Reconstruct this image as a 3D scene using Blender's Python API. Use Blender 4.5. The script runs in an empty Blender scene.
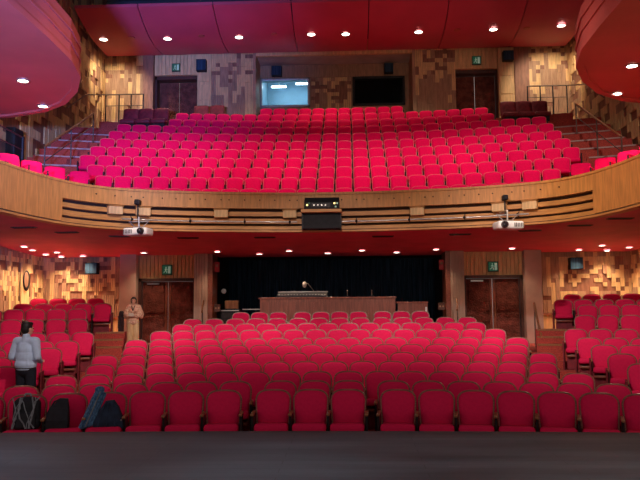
import bpy, bmesh, math, random
from mathutils import Vector, Matrix
PI = math.pi
rnd = random.Random(7)
sc = bpy.context.scene
COL = sc.collection

# ---------------------------------------------------------------- materials
def mat(name, color, rough=.6, var=.12, scale=6., metal=0., bump=0., color2=None, emit=0., ecol=None, stretch=(1, 1, 1), spec=.4, sheen=0., coord='Object'):
    m = bpy.data.materials.new(name); m.use_nodes = True
    nt = m.node_tree; b = nt.nodes['Principled BSDF']
    tc = nt.nodes.new('ShaderNodeTexCoord'); mp = nt.nodes.new('ShaderNodeMapping'); mp.inputs['Scale'].default_value = stretch
    nz = nt.nodes.new('ShaderNodeTexNoise'); nz.inputs['Scale'].default_value = scale; nz.inputs['Detail'].default_value = 5
    nt.links.new(tc.outputs[coord], mp.inputs[0]); nt.links.new(mp.outputs[0], nz.inputs['Vector'])
    rp = nt.nodes.new('ShaderNodeValToRGB')
    c = Vector(color); c2 = Vector(color2) if color2 else c * (1 - 2 * var)
    rp.color_ramp.elements[0].color = (*c2, 1); rp.color_ramp.elements[1].color = (*(c * (1 + var) if not color2 else c), 1)
    rp.color_ramp.elements[0].position = .35; rp.color_ramp.elements[1].position = .65
    nt.links.new(nz.outputs[0], rp.inputs[0]); nt.links.new(rp.outputs[0], b.inputs['Base Color'])
    b.inputs['Roughness'].default_value = rough; b.inputs['Metallic'].default_value = metal
    b.inputs['Specular IOR Level'].default_value = spec
    if sheen: b.inputs['Sheen Weight'].default_value = sheen; b.inputs['Sheen Tint'].default_value = (1, .25, .35, 1)
    if bump:
        bp = nt.nodes.new('ShaderNodeBump'); bp.inputs['Strength'].default_value = bump; bp.inputs['Distance'].default_value = .02
        nt.links.new(nz.outputs[0], bp.inputs['Height']); nt.links.new(bp.outputs[0], b.inputs['Normal'])
    if emit:
        b.inputs['Emission Color'].default_value = (*(ecol or color), 1); b.inputs['Emission Strength'].default_value = emit
    return m

M = {}
M['red'] = mat('red_upholstery', (.71, .014, .088), .85, .025, 25, spec=.12)
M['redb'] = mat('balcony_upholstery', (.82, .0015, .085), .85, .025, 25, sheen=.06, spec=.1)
M['pipe'] = mat('seat_piping', (.80, .10, .13), .5, .05, 20)
M['shell'] = mat('seat_shell_wood', (.26, .075, .045), .35, .2, 12, stretch=(1, 1, 6))
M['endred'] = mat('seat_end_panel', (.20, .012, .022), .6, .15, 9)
M['arm'] = mat('armrest_wood', (.30, .12, .045), .3, .2, 14, stretch=(8, 1, 1))
M['dark'] = mat('dark_metal', (.02, .016, .016), .45, .2, 8, metal=.3)
M['black'] = mat('matte_black', (.008, .009, .012), .7, .2, 8)
M['carpet'] = mat('aisle_carpet', (.40, .050, .035), .9, .2, 40, bump=.2)
M['soffit'] = mat('red_plaster', (.74, .085, .17), .6, .05, 1.5)
M['canopy'] = mat('canopy_red', (.56, .072, .115), .45, .05, .6)
M['gallery'] = mat('gallery_red', (.52, .092, .070), .5, .06, .8)
M['wood'] = mat('fascia_oak', (.62, .27, .065), .45, .10, 3, stretch=(6, 6, .8))
M['wood2'] = mat('slat_oak', (.58, .26, .065), .45, .10, 3, stretch=(1, 1, 8))
M['gap'] = mat('recess_shade_brown', (.06, .028, .014), .8, .1, 3)  # dark brown puts the recess shade into the colour; pegs share it
M['pale'] = mat('pale_oak', (.70, .45, .20), .55, .10, 3, stretch=(4, 4, .7))
M['mid'] = mat('tan_oak', (.40, .225, .125), .6, .12, 3, stretch=(4, 4, .7))
M['brn'] = mat('brown_oak', (.27, .115, .065), .6, .15, 3, stretch=(4, 4, .7))
M['pillar'] = mat('pillar_plaster', (.46, .33, .26), .7, .06, 2)
M['frame'] = mat('dark_timber', (.085, .032, .022), .45, .15, 4, stretch=(5, 5, .6))
M['console'] = mat('console_cherry', (.27, .072, .036), .4, .15, 3, stretch=(6, 6, .7))
M['steel'] = mat('brushed_steel', (.5, .48, .45), .3, .06, 10, metal=.9)
M['rail'] = mat('railing_metal', (.16, .11, .09), .35, .1, 8, metal=.6)
M['nose'] = mat('step_nosing', (.42, .26, .24), .5, .05, 10)
M['white'] = mat('white_plastic', (.78, .76, .70), .35, .03, 5)
M['lens'] = mat('lens_glass', (.01, .01, .015), .08, .05, 5, spec=.8)
M['lamp'] = mat('lamp_disc', (1, .93, .82), .4, 0, 5, emit=9, ecol=(1, .90, .76))
M['tube'] = mat('tube_lamp', (.8, .9, 1), .4, 0, 5, emit=9, ecol=(.75, .92, 1))
M['booth'] = mat('booth_paint', (.30, .46, .55), .6, .05, 2)
M['curtain'] = mat('navy_curtain', (.03, .062, .10), .95, .3, 3, stretch=(10, 10, .3), spec=.05)
M['ceildark'] = mat('dark_ceiling', (.03, .03, .035), .8, .1, 1)
M['green'] = mat('exit_green', (.02, .09, .055), .4, .03, 5, emit=.06, ecol=(.05, .55, .28))
M['pict'] = mat('exit_white', (.35, .62, .42), .4, .02, 5, emit=.12, ecol=(.7, .95, .75))
M['alarm'] = mat('alarm_red', (.60, .02, .03), .4, .05, 5)
M['screen'] = mat('screen_blue', (.02, .05, .1), .3, .05, 5, emit=.6, ecol=(.1, .35, .8))
M['led'] = mat('led_amber', (.8, .7, .3), .3, .02, 5, emit=2., ecol=(1, .75, .25))
M['skin'] = mat('skin', (.70, .40, .28), .55, .05, 12, spec=.3)
M['hair'] = mat('hair', (.012, .009, .008), .5, .2, 40, stretch=(1, 1, .3))
M['shirt'] = mat('pale_blue_shirt', (.52, .68, .88), .85, .06, 9, bump=.2)
M['trouser'] = mat('navy_trousers', (.010, .012, .022), .85, .15, 12)
M['blouse'] = mat('patterned_cream', (.90, .70, .45), .8, .1, 26, color2=(.66, .28, .20))
M['skirt'] = mat('cream_skirt', (.88, .66, .34), .8, .1, 9, stretch=(3, 3, .4), color2=(.70, .46, .22))
M['coat'] = mat('dark_coat', (.05, .028, .032), .9, .2, 12)
M['shoe'] = mat('black_leather', (.012, .011, .011), .35, .1, 9)
M['bag'] = mat('black_nylon', (.010, .013, .018), .7, .2, 14)
M['navy'] = mat('navy_cloth', (.012, .026, .055), .85, .2, 10, bump=.3)
M['strap'] = mat('grey_cord', (.22, .26, .28), .8, .15, 20)
M['blue'] = mat('blue_stripe_cloth', (.10, .24, .42), .8, .1, 26, stretch=(3, 3, .25), color2=(.02, .06, .13))
M['paper'] = mat('paper', (.85, .80, .68), .7, .04, 6)
M['eye'] = mat('eye', (.03, .02, .02), .2, .02, 6)

def stage_mat():
    m = mat('stage_boards', (.050, .056, .062), .55, .16, 1.1, stretch=(.5, 3, 1))
    nt = m.node_tree; b = nt.nodes['Principled BSDF']
    tc = nt.nodes.new('ShaderNodeTexCoord'); mp = nt.nodes.new('ShaderNodeMapping'); mp.inputs['Scale'].default_value = (.9, 9, 1)
    n2 = nt.nodes.new('ShaderNodeTexNoise'); n2.inputs['Scale'].default_value = 5; n2.inputs['Detail'].default_value = 8; n2.inputs['Roughness'].default_value = .75
    nt.links.new(tc.outputs['Object'], mp.inputs[0]); nt.links.new(mp.outputs[0], n2.inputs['Vector'])
    r = nt.nodes.new('ShaderNodeValToRGB'); r.color_ramp.elements[0].position = .60; r.color_ramp.elements[1].position = .80
    r.color_ramp.elements[0].color = (0, 0, 0, 1); r.color_ramp.elements[1].color = (.30, .32, .34, 1)
    nt.links.new(n2.outputs[0], r.inputs[0])
    br = nt.nodes.new('ShaderNodeTexBrick'); br.inputs['Scale'].default_value = 1; br.inputs['Brick Width'].default_value = 2.4; br.inputs['Row Height'].default_value = .16
    br.inputs['Mortar Size'].default_value = .004; br.inputs['Color1'].default_value = (1, 1, 1, 1); br.inputs['Color2'].default_value = (.82, .82, .84, 1); br.inputs['Mortar'].default_value = (.35, .35, .35, 1)
    nt.links.new(tc.outputs['Object'], br.inputs['Vector'])
    src = b.inputs['Base Color'].links[0].from_socket
    mx = nt.nodes.new('ShaderNodeMixRGB'); mx.blend_type = 'MULTIPLY'; mx.inputs[0].default_value = 1
    nt.links.new(src, mx.inputs[1]); nt.links.new(br.outputs[0], mx.inputs[2])
    ad = nt.nodes.new('ShaderNodeMixRGB'); ad.blend_type = 'ADD'; ad.inputs[0].default_value = .55
    nt.links.new(mx.outputs[0], ad.inputs[1]); nt.links.new(r.outputs[0], ad.inputs[2]); nt.links.new(ad.outputs[0], b.inputs['Base Color'])
    return m
M['stage'] = stage_mat()

def carved_mat():
    m = mat('carved_door', (.17, .050, .034), .45, .2, 4)
    nt = m.node_tree; b = nt.nodes['Principled BSDF']; b.inputs['Specular IOR Level'].default_value = .15; b.inputs['Roughness'].default_value = .7
    tc = nt.nodes.new('ShaderNodeTexCoord'); v = nt.nodes.new('ShaderNodeTexVoronoi'); v.inputs['Scale'].default_value = 17
    nt.links.new(tc.outputs['Object'], v.inputs['Vector'])
    bp = nt.nodes.new('ShaderNodeBump'); bp.inputs['Strength'].default_value = .5; bp.inputs['Distance'].default_value = .05
    nt.links.new(v.outputs['Distance'], bp.inputs['Height']); nt.links.new(bp.outputs[0], b.inputs['Normal'])
    return m
M['carved'] = carved_mat()
def glass_mat(name, tint):
    m = bpy.data.materials.new(name); m.use_nodes = True; b = m.node_tree.nodes['Principled BSDF']
    b.inputs['Base Color'].default_value = (*tint, 1); b.inputs['Roughness'].default_value = .02
    b.inputs['Transmission Weight'].default_value = 1; b.inputs['IOR'].default_value = 1.1
    return m
M['glass'] = glass_mat('window_glass', (.9, .97, 1))

# ---------------------------------------------------------------- object helpers
def link(name, bm, mats, parent=None, loc=None, smooth=False):
    me = bpy.data.meshes.new(name)
    bmesh.ops.recalc_face_normals(bm, faces=bm.faces[:])
    bm.to_mesh(me); bm.free()
    for m in (mats if isinstance(mats, (list, tuple)) else [mats]): me.materials.append(m)
    if smooth:
        for p in me.polygons: p.use_smooth = True
        if smooth != True:
            try: me.set_sharp_from_angle(angle=smooth)
            except Exception: pass
    o = bpy.data.objects.new(name, me); COL.objects.link(o)
    if parent: o.parent = parent
    if loc: o.location = loc
    return o
def tag(o, label, cat, group=None, kind=None):
    o['label'] = label; o['category'] = cat
    if group: o['group'] = group
    if kind: o['kind'] = kind
    return o
def empty(name, loc=(0, 0, 0), rz=0., label=None, cat=None, group=None, kind=None):
    o = bpy.data.objects.new(name, None); COL.objects.link(o); o.location = loc; o.rotation_euler = (0, 0, rz); o.empty_display_size = .1
    if label: tag(o, label, cat, group, kind)
    return o
def dup(root, loc, rz, label, group=None):
    r = root.copy(); COL.objects.link(r); r.location = loc; r.rotation_euler = (0, 0, rz); r['label'] = label
    if group: r['group'] = group
    for ch in root.children:
        c = ch.copy(); COL.objects.link(c); c.parent = r
        for g in ch.children:
            d = g.copy(); COL.objects.link(d); d.parent = c
    return r
def box(bm, c, s, bev=0., seg=2, mi=0, rot=None):
    mt = Matrix.Translation(c) @ (rot.to_4x4() if rot else Matrix.Identity(4)) @ Matrix.Diagonal((*s, 1))
    r = bmesh.ops.create_cube(bm, size=1, matrix=mt)
    vs = r['verts']; fs = set(f for v in vs for f in v.link_faces)
    for f in fs: f.material_index = mi
    if bev:
        es = list(set(e for v in vs for e in v.link_edges))
        rr = bmesh.ops.bevel(bm, geom=es, offset=bev, segments=seg, profile=.5, affect='EDGES')
        for f in rr['faces']: f.material_index = mi
def bxa(bm, x0, x1, y0, y1, z0, z1, bev=0., mi=0):
    box(bm, ((x0 + x1) / 2, (y0 + y1) / 2, (z0 + z1) / 2), (abs(x1 - x0), abs(y1 - y0), abs(z1 - z0)), bev, 2, mi)
def tube(bm, p, q, r0, r1=None, n=10, mi=0, caps=True):
    p, q = Vector(p), Vector(q); d = q - p; L = d.length
    if L < 1e-6: return
    mt = Matrix.Translation((p + q) / 2) @ d.to_track_quat('Z', 'Y').to_matrix().to_4x4()
    r = bmesh.ops.create_cone(bm, cap_ends=caps, segments=n, radius1=r0, radius2=r0 if r1 is None else r1, depth=L, matrix=mt)
    for f in set(f for v in r['verts'] for f in v.link_faces): f.material_index = mi
def path(bm, pts, r, n=8, mi=0):
    for a, b in zip(pts, pts[1:]): tube(bm, a, b, r, r, n, mi)
    for a in pts[1:-1]: ball(bm, a, (r, r, r), 8, mi)
def ball(bm, c, s, n=14, mi=0, rot=None):
    mt = Matrix.Translation(c) @ (rot.to_4x4() if rot else Matrix.Identity(4)) @ Matrix.Diagonal((*s, 1))
    r = bmesh.ops.create_uvsphere(bm, u_segments=n, v_segments=max(6, n * 2 // 3), radius=1, matrix=mt)
    for f in set(f for v in r['verts'] for f in v.link_faces): f.material_index = mi
def capsule(bm, p, q, r0, r1, n=14, steps=5):
    for i in range(steps + 1):
        t = i / steps; c = Vector(p).lerp(Vector(q), t); r = r0 + (r1 - r0) * t
        ball(bm, c, (r, r, r), n)
    tube(bm, p, q, r0 * .99, r1 * .99, n)
def loft(bm, loops, cap0=True, cap1=True, mi=0):
    V = [[bm.verts.new(p) for p in L] for L in loops]
    n = len(V[0])
    for A, B in zip(V, V[1:]):
        for i in range(n):
            f = bm.faces.new((A[i], A[(i + 1) % n], B[(i + 1) % n], B[i])); f.material_index = mi
    if cap0: bm.faces.new(V[0]).material_index = mi
    if cap1: bm.faces.new(V[-1][::-1]).material_index = mi
def poly_prism(bm, pts, z0, z1, mi=0):
    loft(bm, [[(x, y, z0) for x, y in pts], [(x, y, z1) for x, y in pts]], mi=mi)
def sector(bm, cy, r0, r1, a0, a1, z0, z1, n=24, mi=0):
    A = [a0 + (a1 - a0) * i / n for i in range(n + 1)]
    L = []
    for (r, z) in ((r0, z0), (r1, z0), (r1, z1), (r0, z1)):
        L.append([bm.verts.new((r * math.sin(a), cy + r * math.cos(a), z)) for a in A])
    for i in range(n):
        for j in range(4):
            k = (j + 1) % 4
            bm.faces.new((L[j][i], L[k][i], L[k][i + 1], L[j][i + 1])).material_index = mi
    bm.faces.new([L[j][0] for j in range(4)]).material_index = mi
    bm.faces.new([L[j][n] for j in (3, 2, 1, 0)]).material_index = mi
def sweep(bm, pts, nrm, d0, d1, z0, z1, mi=0):
    """rectangle section swept along plan points; d = distance along the outward normal"""
    R = []
    for (x, y), (nx, ny) in zip(pts, nrm):
        R.append([bm.verts.new((x + nx * d, y + ny * d, z)) for d, z in ((d0, z0), (d1, z0), (d1, z1), (d0, z1))])
    for A, B in zip(R, R[1:]):
        for j in range(4):
            k = (j + 1) % 4
            bm.faces.new((A[j], A[k], B[k], B[j])).material_index = mi
    bm.faces.new(R[0]).material_index = mi; bm.faces.new(R[-1][::-1]).material_index = mi

def spot(name, loc, target, energy, col=(1, .84, .66), size=75, blend=.6, rad=.06):
    l = bpy.data.lights.new(name, 'SPOT'); l.energy = energy; l.color = col; l.spot_size = math.radians(size); l.spot_blend = blend; l.shadow_soft_size = rad
    o = bpy.data.objects.new(name, l); COL.objects.link(o); o.location = loc
    o.rotation_euler = (Vector(target) - Vector(loc)).to_track_quat('-Z', 'Y').to_euler()
    return o

# ---------------------------------------------------------------- plan numbers
CY, R1, DR = -3.5, 13.95, 1.05                         # stalls rows: common centre, first radius, spacing
FZ = [.025, .05, .11, .21, .317, .43, .535, .70, .842, .967, 1.137]
BY, B1, DB, BZ, DZ = -7., 27.2, .87, 4.68, .484         # balcony rows
REAR = 1.0                                             # floor level at the rear doors
def onarc(cy, r, s):                                   # s = arc length from the hall axis
    a = s / r
    return Vector((r * math.sin(a), cy + r * math.cos(a), 0)), -a
PAR0 = [(0, 19.12), (1.2, 19.06), (2.4, 18.88), (3.6, 18.62), (4.6, 18.28), (5.4, 17.86), (5.95, 17.3), (6.32, 16.6), (6.56, 15.7), (6.70, 14.7), (6.82, 13.2), (6.88, 11), (6.9, 8.2)]
def catmull(P, n=6):
    out = []
    for i in range(len(P) - 1):
        p0 = P[max(i - 1, 0)]; p1 = P[i]; p2 = P[i + 1]; p3 = P[min(i + 2, len(P) - 1)]
        if i == 0: p0 = (-P[1][0], P[1][1])
        for k in range(n):
            t = k / n
            out.append(tuple(.5 * (2 * p1[j] + (p2[j] - p0[j]) * t + (2 * p0[j] - 5 * p1[j] + 4 * p2[j] - p3[j]) * t * t + (3 * p1[j] - p0[j] - 3 * p2[j] + p3[j]) * t ** 3) for j in (0, 1)))
    out.append(P[-1]); return out
half = catmull(PAR0)
PAR = [(-x, y) for x, y in half[::-1]] + half[1:]
def normals(P):
    N = []
    for i in range(len(P)):
        a = Vector(P[max(i - 1, 0)]); b = Vector(P[min(i + 1, len(P) - 1)]); t = (b - a).normalized()
        N.append((t.y, -t.x))
    return N
PN = normals(PAR)
def parpoint(x):                                       # point and outward normal on the balcony front at lateral x
    i = min(range(len(PAR)), key=lambda j: abs(PAR[j][0] - x) + (0 if PAR[j][1] > 16 else 5))
    return Vector((*PAR[i], 0)), Vector((*PN[i], 0))

# ---------------------------------------------------------------- setting: floors
bm = bmesh.new()
e = [(-10, -1.5), (10, -1.5), (10, 6.6)] + [(x, 7.93 - .009 * x * x) for x in [8 - i for i in range(17)]] + [(-10, 6.6)]
poly_prism(bm, e, .62, .81)
tag(link('floor_stage', bm, M['stage']), 'dark worn stage floor boards in front of the first row', 'floor', kind='structure')
bm = bmesh.new(); poly_prism(bm, [(x, y - .06) for x, y in e[2:20]] + [(-10, 5.5), (10, 5.5)], -.2, .62)
tag(link('wall_stage_front', bm, M['black']), 'black front face under the stage edge', 'wall', kind='structure')

bm = bmesh.new()
bxa(bm, -10.2, 10.2, 5, 26.5, -.35, -.15)
for k in range(11):
    r = R1 + DR * k
    A = math.asin(min(.999, 10.05 / r))
    r0 = r - .62 if k else 8.8; r1 = r + .43
    if k == 9: r1 = 29.0
    if k == 10: continue
    sector(bm, CY, r0, r1, -A * (1 if k < 9 else .72), A * (1 if k < 9 else .72), -.3, FZ[k] if k < 9 else REAR - .03 * 0)
tag(link('floor', bm, M['carpet']), 'red carpeted stepped stalls floor under the seat rows', 'floor', kind='structure')
bm = bmesh.new(); sector(bm, CY, R1 + DR * 10 - .5, R1 + DR * 10 + .5, -.125, .125, REAR, FZ[10])
tag(link('floor_riser', bm, M['carpet']), 'low carpeted riser under the rearmost short stalls row', 'floor', kind='structure')
# raised rear side tiers and their steps
TIER = [(23.0, 1.0), (24.05, 1.27), (25.1, 1.43), (26.15, 1.60)]
for s, sd in ((-1, 'left'), (1, 'right')):
    bm = bmesh.new()
    for i, (r, z) in enumerate(TIER):
        a0 = 5.95 / 22.8; a1 = math.asin(9.85 / r)
        if z <= REAR: continue
        sector(bm, CY, r - .6, r + .45 if i < 3 else r + 1.2, min(s * a0, s * a1), max(s * a0, s * a1), REAR, z, 12)
    tag(link('floor_tier_' + sd, bm, M['carpet']), f'raised carpeted tier of the {sd} rear side seats', 'floor', kind='structure')
    st = empty('aisle_steps', (0, 0, 0), 0, f'red carpeted steps with edges coloured as lit beside the {"woman at the" if s < 0 else "wooden handrail by the"} {sd} doors', 'steps', 'aisle steps to the side tiers', 'structure')
    for i in range(3):
        bm = bmesh.new(); zt = 1.06 + .17 * (i + 1)
        aa, bb = sorted((s * (5.28 / 22.5), s * (6.02 / 22.5)))
        sector(bm, CY, 22.15 + .42 * i, 22.15 + .42 * (i + 1) + (.25 if i == 2 else 0), aa, bb, .7, zt, 6)
        t = link('step', bm, M['carpet'], st)
        bm = bmesh.new(); sector(bm, CY, 22.15 + .42 * i - .012, 22.15 + .42 * i + .22, aa + .001, bb - .001, zt - .035, zt + .008, 6)
        link('nosing', bm, M['arm'], t)  # wide paler strip puts the light on the tread into the colour

# ---------------------------------------------------------------- setting: balcony
# deck, terraces
bm = bmesh.new()
deck = [(x - nx * .12, y - ny * .12) for (x, y), (nx, ny) in zip(PAR, PN)] + [(9.95, 8.2), (9.95, 21.5), (-9.95, 21.5), (-9.95, 8.2)]
poly_prism(bm, deck, 4.3, BZ)
for k in range(1, 11):
    r = B1 + DB * k; A = math.asin(9.95 / r)
    sector(bm, BY, r - .50, r + .38 if k < 10 else 37.6, -A * (1 if k < 10 else .93), A * (1 if k < 10 else .93), 4.3 if k < 3 else BZ + DZ * k - 1.2, BZ + DZ * k)
tag(link('floor_balcony', bm, M['carpet']), 'carpeted balcony terraces rising under the balcony seats', 'floor', kind='structure')
for s, sd in ((-1, 'left'), (1, 'right')):
    bm = bmesh.new()
    pts = [(s * x, y) for x, y in [(7.0, 8.2), (7.0, 15.0), (6.72, 16.8), (6.42, 17.6), (6.15, 18.2), (6.1, 19.25), (7.9, 19.6), (9.95, 19.5), (9.95, 8.2)]]
    poly_prism(bm, pts if s > 0 else pts[::-1], BZ, 5.0)
    tag(link('floor_box_' + sd, bm, M['carpet']), f'floor of the {sd} side box of the balcony', 'floor', kind='structure')
    stc = empty('balcony_stairs', (0, 0, 0), 0, f'carpeted balcony stairs with pale edges along the {sd} wall', 'stairs', 'balcony side stairs', 'structure')
    for j in range(16):
        r = B1 + DB * (1 + j / 2) - .48; z = BZ + .236 * (j + 1) + .12
        a0 = math.asin(8.05 / r); a1 = math.asin(9.8 / r)
        bm = bmesh.new(); sector(bm, BY, r, r + .46, min(s * a0, s * a1), max(s * a0, s * a1), z - .6, z + .12, 6)
        t = link('step', bm, M['carpet'], stc)
        bm = bmesh.new(); sector(bm, BY, r - .015, r + .05, min(s * a0, s * a1) + .002, max(s * a0, s * a1) - .002, z + .085, z + .13, 6)
        link('nosing', bm, M['nose'], t)
# soffit
bm = bmesh.new()
def zsof(y): return 4.19 - max(0, min(y, 23.7) - 19.2) * .0489
P = [(x, y) for x, y in PAR]
rows = []
for t in range(9):
    row = []
    for x, y in P:
        yy = y + (25.0 - y) * t / 8 if y > 17.6 else y + (25.0 - y) * t / 8
        # sides spread out to the wall
        wx = (1 if x >= 0 else -1) * 10.1
        u = max(0, (abs(x) - 4.5) / 2.4); u = min(1, u)
        xx = x + (wx - x) * u * min(1, t / 8 * 1.6)
        row.append(bm.verts.new((xx, yy, zsof(yy))))
    rows.append(row)
for A, B in zip(rows, rows[1:]):
    for i in range(len(A) - 1): bm.faces.new((A[i], A[i + 1], B[i + 1], B[i]))
top = bmesh.ops.extrude_face_region(bm, geom=bm.faces[:])
for v in [g for g in top['geom'] if isinstance(g, bmesh.types.BMVert)]: v.co.z += .12
link_o = link('ceiling_stalls', bm, M['soffit'])
tag(link_o, 'red plaster underside of the balcony above the stalls', 'ceiling', kind='structure')

# parapet
ix = [i for i in range(len(PAR))]
mid = [i for i in ix if abs(PAR[i][0]) <= 6.33 and PAR[i][1] > 16.5]
lf = [i for i in ix if i <= mid[0]]; rt = [i for i in ix if i >= mid[-1]]
def sub(I): return [PAR[i] for i in I], [PN[i] for i in I]
bm = bmesh.new()
sweep(bm, *sub(ix), -.12, 0, 4.19, 5.17)
tag(link('wall_balcony_front', bm, M['gap']), 'dark core of the curved balcony front', 'wall', kind='structure')  # core coloured dark for the shade between the slats
bm = bmesh.new(); sweep(bm, *sub(mid), 0, .16, 4.80, 5.17)
for i in range(-16, 17):
    p, n = parpoint(i * .36)
    q = p + n * .165; tube(bm, (q.x, q.y, 5.02), (q.x + n.x * .02, q.y + n.y * .02, 5.02), .018, .018, 8, 1)
tag(link('trim_1', bm, [M['wood'], M['gap']]), 'smooth oak upper band of the balcony front', 'trim', kind='structure')
for j, (z0, z1, d0, d1) in enumerate(((4.60, 4.71, .0, .13), (4.40, 4.53, .0, .12), (4.235, 4.34, .0, .13))):
    bm = bmesh.new(); sweep(bm, *sub(mid), d0, d1, z0, z1)
    tag(link(f'trim_{j + 2}', bm, M['wood2']), ['uppermost', 'middle', 'lowest'][j] + ' oak slat of the balcony front recess', 'trim', kind='structure')
for s, I in ((-1, lf), (1, rt)):
    bm = bmesh.new(); sweep(bm, *sub(I), 0, .17, 4.25, 5.17)
    tag(link('wall_box_' + ('left' if s < 0 else 'right'), bm, M['wood']), f'curved oak panel of the {"left" if s < 0 else "right"} balcony arm', 'wall', kind='structure')
bm = bmesh.new(); sweep(bm, *sub(ix), -.14, .19, 5.17, 5.225)
tag(link('trim_5', bm, M['wood']), 'oak cap rail along the top of the balcony front', 'trim', kind='structure')
bm = bmesh.new(); sweep(bm, *sub(ix), -.05, .20, 4.17, 4.215)
tag(link('trim_6', bm, M['wood2']), 'thin oak strip along the bottom of the balcony front', 'trim', kind='structure')
bm = bmesh.new(); sweep(bm, *sub(ix), -.02, .16, 4.195, 4.24)
tag(link('trim_7', bm, M['gap']), 'dark board painted as the shadow above the bottom strip of the balcony front', 'trim', kind='structure')  # solid strip, its shadow put in as dark colour

# ---------------------------------------------------------------- setting: walls
def mosaic(name, label, o, u, width, z0, z1, n, seed, dens=(.25, .75), dado=None, cw=.175, slab=.25, bias=None, top=0.):
    """timber wall: narrow battens with a field of square sunk blocks; o = corner, u along, n out of the wall (towards the hall)"""
    r = random.Random(seed); bm = bmesh.new(); o = Vector(o); u = Vector(u).normalized(); n = Vector(n).normalized()
    rot = Matrix((u, -n, (0, 0, 1))).transposed()
    VV, FF, MI = [], [], []
    def blk(x0, x1, a, b, d0, d1, mi):
        k = len(VV)
        for x, d, z in ((x0, d0, a), (x1, d0, a), (x1, d1, a), (x0, d1, a), (x0, d0, b), (x1, d0, b), (x1, d1, b), (x0, d1, b)):
            c = o + u * x + n * d; VV.append((c.x, c.y, z))
        FF.extend([[k + q for q in f] for f in ((0, 3, 2, 1), (4, 5, 6, 7), (0, 1, 5, 4), (1, 2, 6, 5), (2, 3, 7, 6), (3, 0, 4, 7))]); MI.extend([mi] * 6)
    blk(0, width, z0, z1, -slab, 0, 2)
    zs = z0
    if dado:
        zs = z0 + dado
        blk(0, width, zs - .05, zs, 0, .09, 2)
        xx = 0
        while xx < width - .01:
            w = min(.28, width - xx); blk(xx, xx + w - .012, z0, zs - .05, 0, .03, 0); xx += w
    nc = max(1, round(width / cw)); w = width / nc
    nr = max(1, round((z1 - zs) / cw)); h = (z1 - zs) / nr
    carry = [0] * (nr + 1)
    for i in range(nc):
        x = i * w; j = 0
        while j < nr:
            t = (j + .5) / nr; tx = (i + .5) / nc
            k = (bias(tx) if bias else .5) * (1 if dens[0] < t < dens[1] else .10)
            if r.random() < k * .55 or (carry[j] and r.random() < .35):   # a sunk block, sometimes running on into the next column
                carry[j] = 1; blk(x, x + w, zs + j * h, zs + (j + 1) * h, 0, .012, 2); j += 1; continue
            carry[j] = 0
            run = 1 if k > .3 else r.choice((2, 3, 5))
            if k > .3 and r.random() < .4: run = 2
            run = min(run, nr - j)
            for c in range(run): carry[j + c] = 0
            d = r.choice((.05, .06, .075)); mi = r.choice((0, 0, 0, 0, 1)) if k > .3 else r.choice((1, 1, 1, 0))
            for q in (0, 1): blk(x + q * w / 2 + .006, x + (q + 1) * w / 2 - .006, zs + j * h + .003, zs + (j + run) * h - .003, 0, d - .006 * q, mi)
            j += run
    bm.free(); me = bpy.data.meshes.new(name); me.from_pydata(VV, [], FF)
    for m in (M['pale'], M['mid'], M['brn']): me.materials.append(m)
    me.polygons.foreach_set('material_index', MI)
    ob = bpy.data.objects.new(name, me); COL.objects.link(ob)
    return tag(ob, label, 'wall', kind='structure')

# lower rear
mosaic('wall_rear_left', 'timber block wall behind the left rear side seats', (-9.95, 24.3, 0), (1, 0, 0), 2.95, REAR, 4.1, (0, -1, 0), 3, (.12, .9), .95, .14, bias=lambda t: .75 if .15 < t < .75 else .3)
mosaic('wall_rear_right', 'timber block wall behind the right rear side seats', (6.70, 24.3, 0), (1, 0, 0), 3.25, REAR, 4.1, (0, -1, 0), 5, (.12, .9), .95, .14, bias=lambda t: .75 if .25 < t < .9 else .25)
mosaic('wall_left_stalls', 'timber block side wall of the stalls on the left', (-9.95, 8, 0), (0, 1, 0), 16.3, 0, 4.15, (1, 0, 0), 8, (.3, .85), 1.7, .15, bias=lambda t: .55)
mosaic('wall_right_stalls', 'timber block side wall of the stalls on the right', (9.95, 24.3, 0), (0, -1, 0), 16.3, 0, 4.15, (-1, 0, 0), 9, (.3, .85), 1.7, .15, bias=lambda t: .55)
def struct_box(name, label, cat, x0, x1, y0, y1, z0, z1, m, bev=0.):
    bm = bmesh.new(); bxa(bm, x0, x1, y0, y1, z0, z1, bev); return tag(link(name, bm, m), label, cat, kind='structure')
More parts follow.
